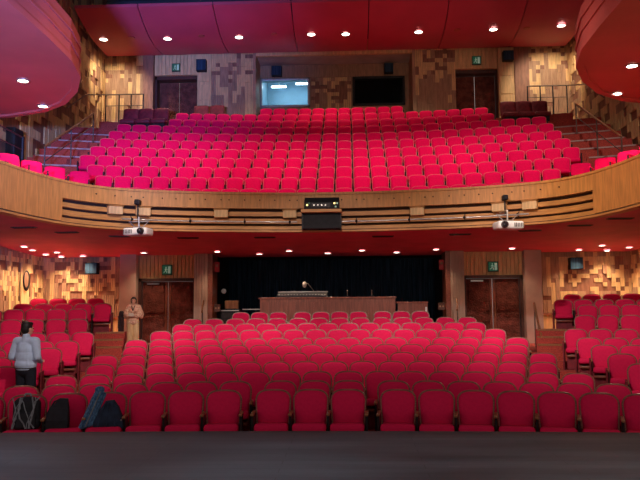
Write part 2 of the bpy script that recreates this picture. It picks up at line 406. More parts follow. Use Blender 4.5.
for s, sd in ((-1, 'left'), (1, 'right')):
    e_ = .24 if s > 0 else 0
    o1, o2 = sorted((s * (7.0 - e_), s * (6.46 - e_))); struct_box(f'wall_pillar_outer_{sd}', f'plain plaster pillar outside the {sd} stalls doors', 'pillar', o1, o2, 23.45, 24.5, REAR, 4.1, M['pillar'])
    o1, o2 = sorted((s * (4.52 - e_), s * (4.08 - e_))); 
    bm = bmesh.new(); bxa(bm, o1, o2, 23.45, 24.5, REAR, 4.1)
    for q in range(5):
        bxa(bm, o1 + .09 * q, o1 + .09 * q + .07, 23.42, 23.46, REAR, 4.1)
    tag(link(f'wall_pillar_inner_{sd}', bm, M['pillar']), f'fluted timber pillar between the {sd} doors and the control bay', 'pillar', kind='structure')
    o1, o2 = sorted((s * (4.08 - e_), s * (3.93 - e_))); struct_box(f'trim_bay_{sd}', f'red painted edge of the control bay on the {sd}', 'trim', o1, o2, 23.5, 24.4, REAR, 4.1, M['shell'])
    # header of battens over the doors
    bm = bmesh.new(); a, b = sorted((s * (6.46 - e_), s * (4.52 - e_))); bxa(bm, a, b, 23.85, 24.3, 3.2, 4.1)
    x = a
    while x < b - .05:
        bxa(bm, x + .01, x + .12, 23.80, 23.86, 3.2, 4.1); x += .13
    tag(link(f'wall_header_{sd}', bm, M['pale']), f'timber batten panel above the {sd} stalls doors', 'wall', kind='structure')
    d = empty(f'door_{1 if s < 0 else 2}', (s * (5.49 - e_), 23.85, REAR), 0, f'carved dark double doors of the stalls on the {sd}', 'door', kind='structure')
    bm = bmesh.new(); bxa(bm, -.97, -.87, -.1, .3, 0, 2.2); bxa(bm, .87, .97, -.1, .3, 0, 2.2); bxa(bm, -.97, .97, -.1, .3, 2.1, 2.2); link('door_frame', bm, M['frame'], d)
    for q in (-1, 1):
        bm = bmesh.new(); bxa(bm, min(q * .01, q * .86), max(q * .01, q * .86), .05, .11, .01, 2.09)
        for (za, zb) in ((.15, .95), (1.05, 1.98)): bxa(bm, min(q * .12, q * .78), max(q * .12, q * .78), .02, .06, za, zb, .012)
        lf_ = link('door_leaf', bm, M['carved'], d)
        bm = bmesh.new(); tube(bm, (q * .06, 0, .85), (q * .06, 0, 1.35), .016); tube(bm, (q * .06, 0, .88), (q * .06, .06, .88), .01); tube(bm, (q * .06, 0, 1.32), (q * .06, .06, 1.32), .01)
        link('door_handle', bm, M['arm'], lf_)
        bm = bmesh.new(); bxa(bm, min(q * .012, q * .10), max(q * .012, q * .10), .035, .052, .01, 2.09); link('door_stile', bm, M['console'], lf_)
    bm = bmesh.new(); bxa(bm, -.7, -.3, -.02, .04, 2.0, 2.05); link('door_closer', bm, M['steel'], d)

# control bay: dark room with a curtain
bm = bmesh.new()
bxa(bm, -4.0, 4.0, 26.9, 27.1, REAR, 4.1); bxa(bm, -4.1, -3.95, 24.4, 27, REAR, 4.1); bxa(bm, 3.72, 3.86, 24.4, 27, REAR, 4.1)
tag(link('wall_bay', bm, M['black']), 'black walls of the control bay behind the stalls', 'wall', kind='structure')
bm = bmesh.new(); bxa(bm, -4, 4, 23.3, 27, REAR - .1, REAR + .002); tag(link('floor_bay', bm, M['black']), 'dark floor of the control bay', 'floor', kind='structure')
struct_box('ceiling_bay', 'black ceiling of the control bay', 'ceiling', -4, 4, 24.35, 27, 3.98, 4.1, M['black'])
bm = bmesh.new(); L = []
n = 260
for zz in (REAR + .02, 3.98):
    L.append([bm.verts.new((-3.9 + 7.6 * i / n, 26.6 + .05 * math.sin(i * .95) + .02 * math.sin(i * .37), zz)) for i in range(n + 1)])
for i in range(n): bm.faces.new((L[0][i], L[0][i + 1], L[1][i + 1], L[1][i]))
tag(link('stage_curtain', bm, M['curtain'], smooth=True), 'dark navy curtain hanging across the back of the control bay', 'curtain')

# upper side walls and rear wall
mosaic('wall_left', 'timber block side wall above the balcony on the left', (-9.95, 9, 0), (0, 1, 0), 21, 4.3, 16, (1, 0, 0), 21, (.05, .97), None, .30, bias=lambda t: .62)
mosaic('wall_right', 'timber block side wall above the balcony on the right', (9.95, 30, 0), (0, -1, 0), 21, 4.3, 16, (-1, 0, 0), 22, (.05, .97), None, .30, bias=lambda t: .62)
UF = 9.2                                              # level of the top gangway
for s, sd in ((-1, 'left'), (1, 'right')):
    def SX(a, b): return sorted((s * a, s * b))
    a, b = SX(9.95, 8.2)
    mosaic(f'wall_upper_corner_{sd}', f'block relief panel in the {sd} corner behind the balcony railing', (a, 30, 0), (1, 0, 0), b - a, UF - 1, 13.6, (0, -1, 0), 31 + s, (.45, .93), 2.0, bias=lambda t: .5)
    PX = (7.75, 7.75, 5.85, 5.85, 5.25, 5.25) if s < 0 else (7.6, 6.95, 5.15, 7.6, 6.95, 5.15)
    a, b = SX(8.2, PX[0]); struct_box(f'wall_upper_pier_{sd}', f'dark timber pier beside the {sd} balcony doors', 'pillar', a, b, 29.75, 30.4, UF - 1, 13.6, M['brn'])
    a, b = SX(PX[1], PX[2])
    bm = bmesh.new(); bxa(bm, a, b, 30.0, 30.4, 12.25, 13.6)
    x = a
    while x < b - .05: bxa(bm, x + .01, x + .15, 29.95, 30.01, 12.25, 13.6); x += .16
    tag(link(f'wall_upper_header_{sd}', bm, M['pale']), f'pale timber panel above the {sd} balcony doors', 'wall', kind='structure')
    d = empty(f'door_{3 if s < 0 else 4}', ((a + b) / 2, 30.3, UF), 0, f'dark carved double doors at the back of the balcony on the {sd}', 'door', kind='structure')
    bm = bmesh.new(); bxa(bm, -.97, -.87, -.2, .3, -1, 3.05); bxa(bm, .87, .97, -.2, .3, -1, 3.05); bxa(bm, -.97, .97, -.2, .3, 2.9, 3.05); link('door_frame', bm, M['frame'], d)
    for q in (-1, 1):
        bm = bmesh.new(); bxa(bm, min(q * .01, q * .86), max(q * .01, q * .86), .25, .31, -1, 2.89); bxa(bm, min(q * .14, q * .76), max(q * .14, q * .76), .22, .26, 1.5, 2.6, .012); link('door_leaf', bm, M['carved'], d)
    a, b = SX(PX[3], PX[4])
    bm = bmesh.new(); bxa(bm, a, b, 29.8, 30.4, UF - 1, 13.6)
    for zz in (9.9, 10.7, 11.4, 12.2): bxa(bm, a + .05, b - .05, 29.76, 29.81, zz - .32, zz + .33)
    tag(link(f'wall_upper_pillar_{sd}', bm, M['pale']), f'pale panelled pillar behind the {sd} balcony speaker', 'pillar', kind='structure')
    a, b = SX(PX[5], 3.44)
    mosaic(f'wall_upper_panel_{sd}', f'block relief panel between the {sd} balcony doors and the projection windows', (a, 29.9, 0), (1, 0, 0), b - a, UF - 1, 13.6, (0, -1, 0), 41 + s, (.42, .95), 2.2, bias=(lambda t: .52 if .15 < t < .8 else .32))
    a, b = SX(3.44, 3.32); struct_box(f'trim_recess_{sd}', f'pale timber edge of the projection window recess on the {sd}', 'trim', a, b, 29.7, 31.3, UF - 1, 13.6, M['mid'])
# projection recess
struct_box('ceiling_recess', 'plaster soffit over the projection windows', 'ceiling', -3.42, 3.42, 29.95, 31.6, 13.04, 13.2, M['pillar'])
struct_box('wall_recess_header', 'pale beam above the projection window recess', 'wall', -3.42, 3.42, 29.78, 29.95, 12.95, 13.6, M['pale'])
bm = bmesh.new()
bxa(bm, -3.44, 3.44, 31.3, 31.55, 12.42, 13.04, mi=1); bxa(bm, -3.44, 3.44, 31.3, 31.55, UF - 1, 11.12)
bxa(bm, -3.44, -3.34, 31.3, 31.55, 11.12, 12.42); bxa(bm, 3.12, 3.44, 31.3, 31.55, 11.12, 12.42)
bxa(bm, -1.1, .80, 31.3, 31.55, 11.12, 12.42)
x = -3.32
while x < 3.25: bxa(bm, x, x + .07, 31.24, 31.31, 12.45, 12.95, mi=1); x += .11
tag(link('wall_projection', bm, [M['mid'], M['mid']]), 'timber wall around the two projection windows', 'wall', kind='structure')
mosaic('wall_projection_panel', 'block relief panel between the two projection windows', (-1.04, 31.28, 0), (1, 0, 0), 1.78, 10.6, 12.42, (0, -1, 0), 77, (.1, .85), .3, slab=.02, bias=lambda t: .8)
for wi, (a, b, lab) in enumerate(((-3.34, -1.1, 'lit projection booth window glowing pale blue'), (.80, 3.12, 'unlit dark projection booth window'))):
    w = empty(f'window_{wi + 1}', ((a + b) / 2, 31.25, 11.77), 0, lab, 'window', kind='structure'); hw = (b - a) / 2
    bm = bmesh.new()
    for (x0, x1, z0, z1) in ((-hw, -hw + .10, -.66, .66), (hw - .10, hw, -.66, .66), (-hw, hw, .56, .66), (-hw, hw, -.66, -.56)): bxa(bm, x0, x1, -.05, .28, z0, z1, .02)
    link('window_frame', bm, M['steel'] if wi == 0 else M['dark'], w)
    bm = bmesh.new(); bxa(bm, -hw + .08, hw - .08, .08, .10, -.6, .6); link('window_pane', bm, M['glass'], w)
    bm = bmesh.new(); x0, x1 = a + .0, b - .0
    bxa(bm, x0 - .05, x1 + .05, 34.2, 34.3, 9.4, 13.3); bxa(bm, x0 - .05, x0, 31.56, 34.2, 9.4, 13.3); bxa(bm, x1, x1 + .05, 31.56, 34.2, 9.4, 13.3); bxa(bm, x0, x1, 31.56, 34.2, 13.2, 13.3); bxa(bm, x0, x1, 31.56, 34.2, 9.4, 9.5)
    tag(link('wall_booth_' + ('lit' if wi == 0 else 'unlit'), bm, M['booth'] if wi == 0 else M['black']), f'inside walls of the {"lit" if wi == 0 else "dark"} projection booth', 'wall', kind='structure')
for i, (x, y) in enumerate(((-1.5, 33.0), (-2.7, 33.4))):
    bm = bmesh.new(); bxa(bm, x - .35, x + .35, y - .06, y + .06, 12.70, 12.76); t = link('lamp_tube', bm, M['tube'])
    o = empty('booth_lamp', (0, 0, 0), 0, ['bright tube lamp at the right inside the lit projection booth', 'tube lamp at the left inside the lit projection booth'][i], 'lamp', 'booth tube lamps'); t.parent = o
    bm = bmesh.new(); tube(bm, (x, y, 12.76), (x, y, 13.2), .012); link('hanger', bm, M['steel'], o)
bl = bpy.data.lights.new('booth_glow', 'AREA'); bl.energy = 36; bl.color = (.55, .82, 1); bl.size = 1.2; blo = bpy.data.objects.new('booth_light', bl); COL.objects.link(blo); blo.location = (-2, 32.9, 13.0)
# canopy: curved red ceiling panels
CAN = [(29.7, 13.06), (29.0, 12.97), (28.2, 12.93), (27.4, 13.01), (26.6, 13.24), (25.9, 13.56)]
seams = [-9.75, -7.3, -4.45, -1.5, 1.42, 4.4, 7.3, 9.75]
for i in range(7):
    bm = bmesh.new(); a, b = seams[i] + .018, seams[i + 1] - .018
    def xat(x, k): return x * (1 - (.0, .006, .010, .010, .006, 0)[k]) if abs(x) > 9 else x
    L0 = [[(xat(a, k), y, z), (xat(b, k), y, z)] for k, (y, z) in enumerate(CAN)]
    V = [[bm.verts.new(p) for p in r] for r in L0]; W = [[bm.verts.new((p[0], p[1], p[2] + .12)) for p in r] for r in L0]
    for k in range(len(CAN) - 1):
        bm.faces.new((V[k][0], V[k][1], V[k + 1][1], V[k + 1][0])); bm.faces.new((W[k][0], W[k + 1][0], W[k + 1][1], W[k][1]))
        bm.faces.new((V[k][0], V[k + 1][0], W[k + 1][0], W[k][0])); bm.faces.new((V[k][1], W[k][1], W[k + 1][1], V[k + 1][1]))
    bm.faces.new((V[0][0], W[0][0], W[0][1], V[0][1])); bm.faces.new((V[-1][0], V[-1][1], W[-1][1], W[-1][0]))
    tag(link(f'ceiling_panel_{i + 1}', bm, M['canopy'], smooth=.6), f'curved red ceiling panel over the balcony, {["first", "second", "third", "fourth", "fifth", "sixth", "seventh"][i]} from the left', 'ceiling', kind='structure')
def canz(y):
    for (y0, z0), (y1, z1) in zip(CAN, CAN[1:]):
        if y1 <= y <= y0: return z0 + (z1 - z0) * (y - y0) / (y1 - y0)
    return 13
struct_box('ceiling', 'dark hall ceiling high above the red panels', 'ceiling', -10.2, 10.2, -1.5, 31, 15.8, 16, M['ceildark'])
struct_box('wall_rear', 'rear wall above the canopy panels', 'wall', -10.2, 10.2, 30.35, 30.5, 13.5, 16, M['ceildark'])

# upper side galleries
for s, sd in ((-1, 'left'), (1, 'right')):
    pl = [(5.15, 3.0), (5.15, 8), (5.15, 12.6), (5.2, 13.8), (5.4, 14.8), (5.85, 15.8), (6.5, 16.75), (7.3, 17.4), (8.3, 17.8), (9.95, 18.1)]
    pl = [(s * (x - (.22 if s < 0 and x < 9 else 0)), y) for x, y in pl]
    bm = bmesh.new(); poly_prism(bm, pl + [(s * 9.95, 3.0)], 7.17, 7.36)
    tag(link(f'ceiling_gallery_{sd}', bm, M['gallery']), f'red underside of the {sd} upper side gallery', 'ceiling', kind='structure')
    N = normals(pl)
    if s > 0: N = [(-a, -b) for a, b in N]
    bm = bmesh.new()
    for (z0, z1, d) in ((7.12, 7.24, .05), (7.24, 7.48, .02), (7.48, 7.52, .05), (7.52, 7.74, .02), (7.74, 7.78, .05), (7.78, 8.0, .02)): sweep(bm, pl, N, -.1, d, z0, z1)
    tag(link(f'wall_gallery_{sd}', bm, M['gallery']), f'grooved red front of the {sd} upper side gallery', 'wall', kind='structure')

# ---------------------------------------------------------------- seats
def outline(w, h, arch, rc=.05, n=10, taper=0., p=.62, q=.80):
    """seat-back outline in x,z: square foot, arched shoulders"""
    pts = []
    hw = w / 2
    for i in range(5):
        a = PI + (PI / 2) * i / 4; pts.append((-hw + taper + rc + rc * math.cos(a), rc + rc * math.sin(a)))
    for i in range(5):
        a = -PI / 2 + (PI / 2) * i / 4; pts.append((hw - taper - rc + rc * math.cos(a), rc + rc * math.sin(a)))
    zs = h - arch
    for i in range(n * 2 + 1):
        a = PI * i / (n * 2); c, s_ = math.cos(a), math.sin(a)
        pts.append((hw * (abs(c) ** p) * (1 if c >= 0 else -1), zs + arch * (abs(s_) ** q)))
    return pts
def backpad(bm, w, h, arch, z0, y0, puff, thick, tilt, mi=0, taper=.0):
    O = outline(w, h, arch, taper=taper); cz = h * .5
    T = Matrix.Translation((0, y0, z0)) @ Matrix.Rotation(-tilt, 4, 'X')
    def lp(k, y): return [T @ Vector((x * k, y, cz + (z - cz) * k)) for x, z in O]
    loft(bm, [lp(.97, thick), lp(1, thick * .7), lp(1, 0), lp(.97, -puff * .45), lp(.86, -puff * .8), lp(.55, -puff), lp(.2, -puff * 1.02)], mi=mi)
def rim(bm, w, h, arch, z0, y0, r, tilt, mi=0, taper=0.):
    O = outline(w, h, arch, taper=taper)
    T = Matrix.Translation((0, y0, z0)) @ Matrix.Rotation(-tilt, 4, 'X')
    P = [T @ Vector((x, 0, z)) for x, z in O]
    n = len(P); rings = []
    for i in range(n):
        t = (P[(i + 1) % n] - P[i - 1]).normalized(); up = (T.to_3x3() @ Vector((0, -1, 0))); sd = t.cross(up).normalized()
        rings.append([bm.verts.new(P[i] + sd * (r * math.cos(a)) + up * (r * math.sin(a))) for a in [PI * 2 * k / 6 for k in range(6)]])
    for i in range(n):
        A, B = rings[i], rings[(i + 1) % n]
        for k in range(6): bm.faces.new((A[k], A[(k + 1) % 6], B[(k + 1) % 6], B[k])).material_index = mi
def make_stalls_seat():
    root = empty('theatre_seat', (0, -60, 0))
    tl = math.radians(13)
    bm = bmesh.new(); backpad(bm, .482, .508, .15, .413, .185, .05, .03, tl, taper=.02); link('backrest', bm, M['red'], root, smooth=.9)
    bm = bmesh.new(); backpad(bm, .512, .53, .16, .40, .225, .0, .028, tl, taper=.02); rim(bm, .500, .522, .158, .405, .205, .016, tl, 0, .02); link('back_shell', bm, M['shell'], root, smooth=.9)
    bm = bmesh.new(); box(bm, (0, -.05, .432), (.475, .48, .12), .045, 3, 0, Matrix.Rotation(math.radians(-6), 3, 'X')); link('seat_cushion', bm, M['red'], root, smooth=.9)
    bm = bmesh.new(); box(bm, (0, -.03, .335), (.44, .43, .05), .015, 2, 0, Matrix.Rotation(math.radians(4), 3, 'X')); link('seat_pan', bm, M['shell'], root, smooth=.7)
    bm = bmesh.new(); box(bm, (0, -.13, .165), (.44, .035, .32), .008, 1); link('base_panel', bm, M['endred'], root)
    arm_parts(root, -.27)
    return root
def arm_parts(root, x, share=None):
    if share:
        for d in share:
            c = d.copy(); COL.objects.link(c); c.parent = root; c.location = (x + .27, 0, 0)
        return
    bm = bmesh.new(); box(bm, (x, -.02, .625), (.052, .40, .035), .014, 2); link('armrest', bm, M['arm'], root, smooth=.7)
    bm = bmesh.new(); box(bm, (x, .0, .31), (.036, .30, .60), .01, 2); box(bm, (x, 0, .012), (.05, .34, .024)); link('arm_standard', bm, M['dark'], root)
S0 = make_stalls_seat()
ARMS = [c for c in S0.children if c.name.startswith('arm')]
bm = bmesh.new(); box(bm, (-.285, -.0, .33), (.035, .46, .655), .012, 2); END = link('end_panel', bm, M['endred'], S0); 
ORD = ['zero', 'first', 'second', 'third', 'fourth', 'fifth', 'sixth', 'seventh', 'eighth', 'ninth', 'tenth', 'eleventh', 'twelfth', 'thirteenth', 'fourteenth', 'fifteenth', 'sixteenth', 'seventeenth', 'eighteenth', 'nineteenth', 'twentieth', 'twenty-first', 'twenty-second', 'twenty-third', 'twenty-fourth', 'twenty-fifth', 'twenty-sixth', 'twenty-seventh', 'twenty-eighth', 'twenty-ninth', 'thirtieth']
S0['category'] = 'theatre seat'
def seat(proto, pos, rz, label, group, keep=('backrest', 'back_shell', 'seat_cushion', 'seat_pan', 'base_panel', 'armrest', 'arm_standard'), rarm=False, lend=False, rend=False):
    r = proto.copy(); COL.objects.link(r); r.location = pos; r.rotation_euler = (0, 0, rz); r['label'] = label; r['group'] = group
    for ch in proto.children:
        nm = ch.name.split('.')[0]
        if nm in keep:
            c = ch.copy(); COL.objects.link(c); c.parent = r
            if nm in ('armrest', 'arm_standard') and rarm:
                d = ch.copy(); COL.objects.link(d); d.parent = r; d.location = (.54, 0, 0)
        if nm == 'end_panel':
            if lend: c = ch.copy(); COL.objects.link(c); c.parent = r
            if rend: c = ch.copy(); COL.objects.link(c); c.parent = r; c.location = (.57, 0, 0)
    return r
P_ = .54
rowx = []
for k in range(11):
    if k in (0, 1): xs = [-P_, 0, P_]; xs = [-(1.25 + P_ * i) for i in range(6, -1, -1)] + xs + [1.25 + P_ * i for i in range(7)]
    elif k == 10: xs = [-2.59, -2.05, -1.51, -.81, -.27, .27, .81, 1.51, 2.05, 2.59]
    elif k == 9: xs = [(i - 6.5) * .575 for i in range(14)]
    else:
        n = 15 if k == 8 else (17 if k % 2 == 0 else 16); xs = [(i - (n - 1) / 2) * P_ for i in range(n)]
    rowx.append(xs)
rn = lambda k: 'front row' if k == 0 else ('rearmost short row' if k == 10 else ORD[k + 1] + ' row from the stage')
for k, xs in enumerate(rowx):
    for i, x in enumerate(xs):
        p, rz = onarc(CY, R1 + DR * k, x); p.z = FZ[k]
        last = i == len(xs) - 1 or abs(xs[i + 1] - x) > .6
        lab = f'red arched seat, {ORD[i + 1]} from the left, centre stalls {rn(k)}'
        seat(S0, p, rz, lab, f'centre stalls seats, {rn(k)}', rarm=last)
# side blocks beside the centre block, rows four to eight
for s, sd in ((-1, 'left'), (1, 'right')):
    for k, n in ((3, 2), (4, 3), (5, 3), (6, 4), (7, 4)):
        r = R1 + DR * k
        x0 = 5.33 + .05 * (k - 3)
        a0 = math.asin(x0 / r) * r + .27
        for i in range(n):
            p, rz = onarc(CY, r, s * (a0 + i * P_)); p.z = FZ[k]
            lab = f'red seat, {ORD[i + 1]} from the aisle, {sd} side block, {rn(k)}'
            seat(S0, p, rz, lab, f'{sd} side block seats', rarm=True if s < 0 and i == 0 or s > 0 and i == n - 1 else False, lend=(s > 0 and i == 0), rend=(s < 0 and i == 0))
    for j, (r, z, x0, n) in enumerate(((23.0, 1.0, 6.25, 6), (24.05, 1.27, 6.65, 5), (25.1, 1.43, 6.35, 5), (26.15, 1.60, 6.9, 4))):
        a0 = math.asin(x0 / r) * r + .27
        for i in range(n):
            p, rz = onarc(CY, r, s * (a0 + i * P_)); p.z = z
            if p.y > 23.55: p.y = 23.55
            lab = f'red seat, {ORD[i + 1]} from the doors, {sd} rear tier {["lowest", "second", "third", "topmost"][j]} row'
            seat(S0, p, rz, lab, f'{sd} rear tier seats', rarm=True if s < 0 and i == 0 or s > 0 and i == n - 1 else False, lend=(s > 0 and i == 0), rend=(s < 0 and i == 0))
def kill(root):
    for c in list(root.children): bpy.data.objects.remove(c)
    bpy.data.objects.remove(root)
kill(S0)

# balcony seats
def make_balcony_seat():
    root = empty('balcony_seat', (0, -60, 0)); root['category'] = 'balcony seat'; tl = math.radians(10)
    bm = bmesh.new(); backpad(bm, .475, .46, .095, .455, .19, .045, .04, tl, taper=.012); link('backrest', bm, M['redb'], root, smooth=.9)
    bm = bmesh.new(); rim(bm, .492, .476, .1, .447, .196, .010, tl, 0, taper=.012); backpad(bm, .486, .47, .098, .45, .225, .0, .012, tl, taper=.012); link('seat_piping', bm, M['pipe'], root, smooth=.9)
    bm = bmesh.new(); box(bm, (0, -.02, .41), (.47, .44, .12), .04, 2); link('seat_cushion', bm, M['redb'], root, smooth=.9)
    bm = bmesh.new(); box(bm, (-.27, .03, .32), (.04, .34, .64), .012, 1); link('armrest', bm, M['dark'], root)
    return root
B0 = make_balcony_seat()
BN = [21, 25, 27, 29, 29, 29, 29, 29, 23, 23, 11]
for k, n in enumerate(BN):
    r = B1 + DB * k; pp = .54 if k < 9 else .535
    for i in range(n):
        p, rz = onarc(BY, r, (i - (n - 1) / 2) * pp - .1); p.z = BZ + DZ * k
        lab = f'red squarish seat, {ORD[i + 1]} from the left in the {"front" if k == 0 else ("topmost" if k == 10 else ORD[k + 1])} balcony row'
        seat(B0, p, rz, lab, f'balcony seats, row {ORD[k + 1]} from the front', keep=('backrest', 'seat_piping', 'seat_cushion', 'armrest'), rarm=(i == n - 1))
kill(B0)
# dark seats along the top gangway
bm = None
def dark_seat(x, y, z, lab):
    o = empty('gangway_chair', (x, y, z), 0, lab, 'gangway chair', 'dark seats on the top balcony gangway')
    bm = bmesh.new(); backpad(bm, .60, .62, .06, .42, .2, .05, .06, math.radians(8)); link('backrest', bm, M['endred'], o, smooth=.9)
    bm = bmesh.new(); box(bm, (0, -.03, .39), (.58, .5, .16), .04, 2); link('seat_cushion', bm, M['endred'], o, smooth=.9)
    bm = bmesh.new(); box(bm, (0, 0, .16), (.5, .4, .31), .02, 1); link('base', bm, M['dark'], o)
for s, sd in ((-1, 'left'), (1, 'right')):
    for i in range(3):
        x = s * (7.95 - .60 * i)
        dark_seat(x, 27.15, BZ + DZ * 9, f'dark red high-backed seat on the {sd} top gangway, {ORD[i + 1]} from the side wall')
for i, x in enumerate((-5.45, -4.80)):
    dark_seat(x, 28.55, BZ + DZ * 10, f'dark red seat in front of the left balcony doors, {["nearer", "farther"][i]} from the side wall')
# loose chairs in the side boxes
def box_chair(x, y, rz, lab):
    o = empty('box_armchair', (x, y, 5.0), rz, lab, 'armchair', 'loose red armchairs in the side boxes')
    bm = bmesh.new(); backpad(bm, .52, .50, .07, .43, .20, .05, .05, math.radians(12)); link('backrest', bm, M['redb'], o, smooth=.9)
    bm = bmesh.new(); box(bm, (0, -.03, .41), (.52, .5, .12), .045, 2); link('seat_cushion', bm, M['redb'], o, smooth=.9)
    for q in (-1, 1):
        bm = bmesh.new(); box(bm, (q * .28, -.02, .62), (.05, .42, .05), .018, 2); link('armrest', bm, M['redb'], o, smooth=.9)
        for yy in (-.22, .2):
            bm = bmesh.new(); tube(bm, (q * .26, yy, 0), (q * .26, yy, .6), .018); link('leg', bm, M['dark'], o)
for s, sd in ((-1, 'left'), (1, 'right')):
    for i, (x, y) in enumerate(((6.62, 18.72), (6.98, 18.1), (7.22, 17.35), (7.36, 16.55))):
        box_chair(s * x, y, s * -math.radians((18, 30, 40, 52)[i]), f'loose red armchair in the {sd} side box, {ORD[i + 1]} from the balcony stairs')

# ---------------------------------------------------------------- lights and fittings
def downlight(name, loc, lab, group, energy, target=None, size=100, rad=.10, cat='downlight', col=(1, .82, .62)):
    o = empty(name, loc, 0, lab, cat, group)
    bm = bmesh.new()
    n = 20
    loft(bm, [[(rad * 1.28 * math.cos(2 * PI * i / n), rad * 1.28 * math.sin(2 * PI * i / n), z) for i in range(n)] for z in (.0, -.025)], False, False)
    loft(bm, [[(q * rad * math.cos(2 * PI * i / n), q * rad * math.sin(2 * PI * i / n), z) for i in range(n)] for q, z in ((1.28, -.025), (1.0, -.025), (1.0, .0))], False, False)
    link('trim_ring', bm, M['steel'], o)
    bm = bmesh.new(); tube(bm, (0, 0, -.006), (0, 0, -.018), rad * .98, rad * .98, 20); link('lamp_disc', bm, M['lamp'], o)
    sp = spot('downlight_beam', (loc[0], loc[1], loc[2] - .04), target or (loc[0], loc[1], loc[2] - 3), energy, col, size, .7, rad)
    return o
SOF = [(-9.3, 22.0), (-9.2, 21.2), (-8.77, 22.6), (-9.35, 23.1), (-9.1, 23.75), (-8.3, 23.6), (-6.06, 22.96), (-3.65, 22.85), (-2.38, 23.55), (-1.35, 22.87), (-.13, 23.55), (.98, 22.95), (2.12, 23.55), (3.33, 22.91), (5.71, 22.88), (7.96, 23.43), (8.35, 22.41), (8.95, 23.7), (9.37, 22.95)]
wh = ['over the {} stalls wall', 'over the {} rear tier', 'above the {} stalls doors', 'over the control bay front']
for i, (x, y) in enumerate(SOF):
    sd = 'left' if x < 0 else 'right'
    side = abs(x) > 7
    downlight('downlight', (x, y, zsof(y) - .002), f'round recessed downlight in the red stalls soffit, {ORD[i + 1]} from the left end', 'downlights under the balcony', 200 if side else 95, None, 120 if side else 110, col=(1, .70, .46))
for i, (x, y) in enumerate(((-9.31, 27.57), (-6.7, 27.63), (-3.78, 27.65), (-.84, 27.56), (.54, 27.6), (3.45, 27.57), (6.4, 27.5), (9.02, 27.35))):
    downlight('canopy_downlight', (x * .985, y, canz(y) - .003), f'round downlight in the red canopy over the balcony, {ORD[i + 1]} from the left', 'downlights in the canopy', 800 if i in (0, 7) else 280, (x, 29.9, 10.9) if i in (0, 7) else None, 84 if i in (0, 7) else 104, .15)
for i, (x, y) in enumerate(((-6.5, 15.05), (-6.9, 17.0), (6.55, 14.93), (6.96, 16.92))):
    downlight('gallery_downlight', (x, y, 7.165), f'downlight under the {"left" if x < 0 else "right"} upper gallery, {"nearer the stage" if i % 2 == 0 else "nearer the balcony stairs"}', 'downlights under the side galleries', 230, None, 120, .11)
# unseen front-of-house lamps over the auditorium, and spots added to brighten dim areas
def house(loc, tgt, e, size=60, col=(1, .80, .74)):
    spot('house_fill_lamp', loc, tgt, e, col, size, .8, .25)
for x in (-7.5, -4.5, -1.5, 1.5, 4.5, 7.5):
    house((x, 14.5, 15.2), (x * .92, 22.6, 6.3), 2100, 43)
for x in (-6.5, -2.2, 2.2, 6.5):
    house((x, 11.5, 15.2), (x * .72, 16.6, .5), 2300, 34)
for x in (-7, -3.5, 0, 3.5, 7):
    house((x, 3.0, 9.8), (x * .9, 21.3, 1.3), 3600, 22)  # added low spots that brighten rear rows, doors and control desk
spot('blue_haze_fill', (-2.2, .6, 3.4), (-7.2, 13, 9.0), 26000, (.16, .30, 1), 52, .9, .3)  # added blue spot imitating lens haze over the left gallery
spot('blue_haze_fill_high', (-2.2, .6, 3.4), (-7.5, 28, 12.2), 6000, (.34, .34, 1), 24, .9, .3)  # second added spot, carries the haze tint up to the canopy
spot('stage_warm', (4.2, .6, 3.4), (7.5, 14, 8.4), 1500, (1, .72, .52), 60, .9, .3)  # added warm fill for the right gallery
for x, c, e in ((-4.2, (.50, .72, 1), 1900), (-1.4, (.72, .88, 1), 1500), (1.4, (.82, .92, 1), 1150), (4.2, (1, .90, .80), 900)):
    spot('stage_fill_spot', (x, 4.6, 10.5), (x, 5.6, .8), e, c, 32, .7, .3)  # added spots brightening the stage floor, cones kept short of the seats
for s in (-1, 1):  # added fill spots for side tiers, side blocks and side boxes
    house((-s * 3, 3.0, 11.0), (s * 7.9, 20.0, 1.9), 5200, 26)
    house((-s * 3, 2.0, 10.0), (s * 5.7, 14.8, .8), 2600, 20)
    house((-s * 2, 8.0, 11.5), (s * 7.4, 17.0, 5.2), 1500, 24)
w = bpy.data.worlds.new('World'); sc.world = w; w.use_nodes = True
w.node_tree.nodes['Background'].inputs[0].default_value = (1, .84, .78, 1); w.node_tree.nodes['Background'].inputs[1].default_value = .46

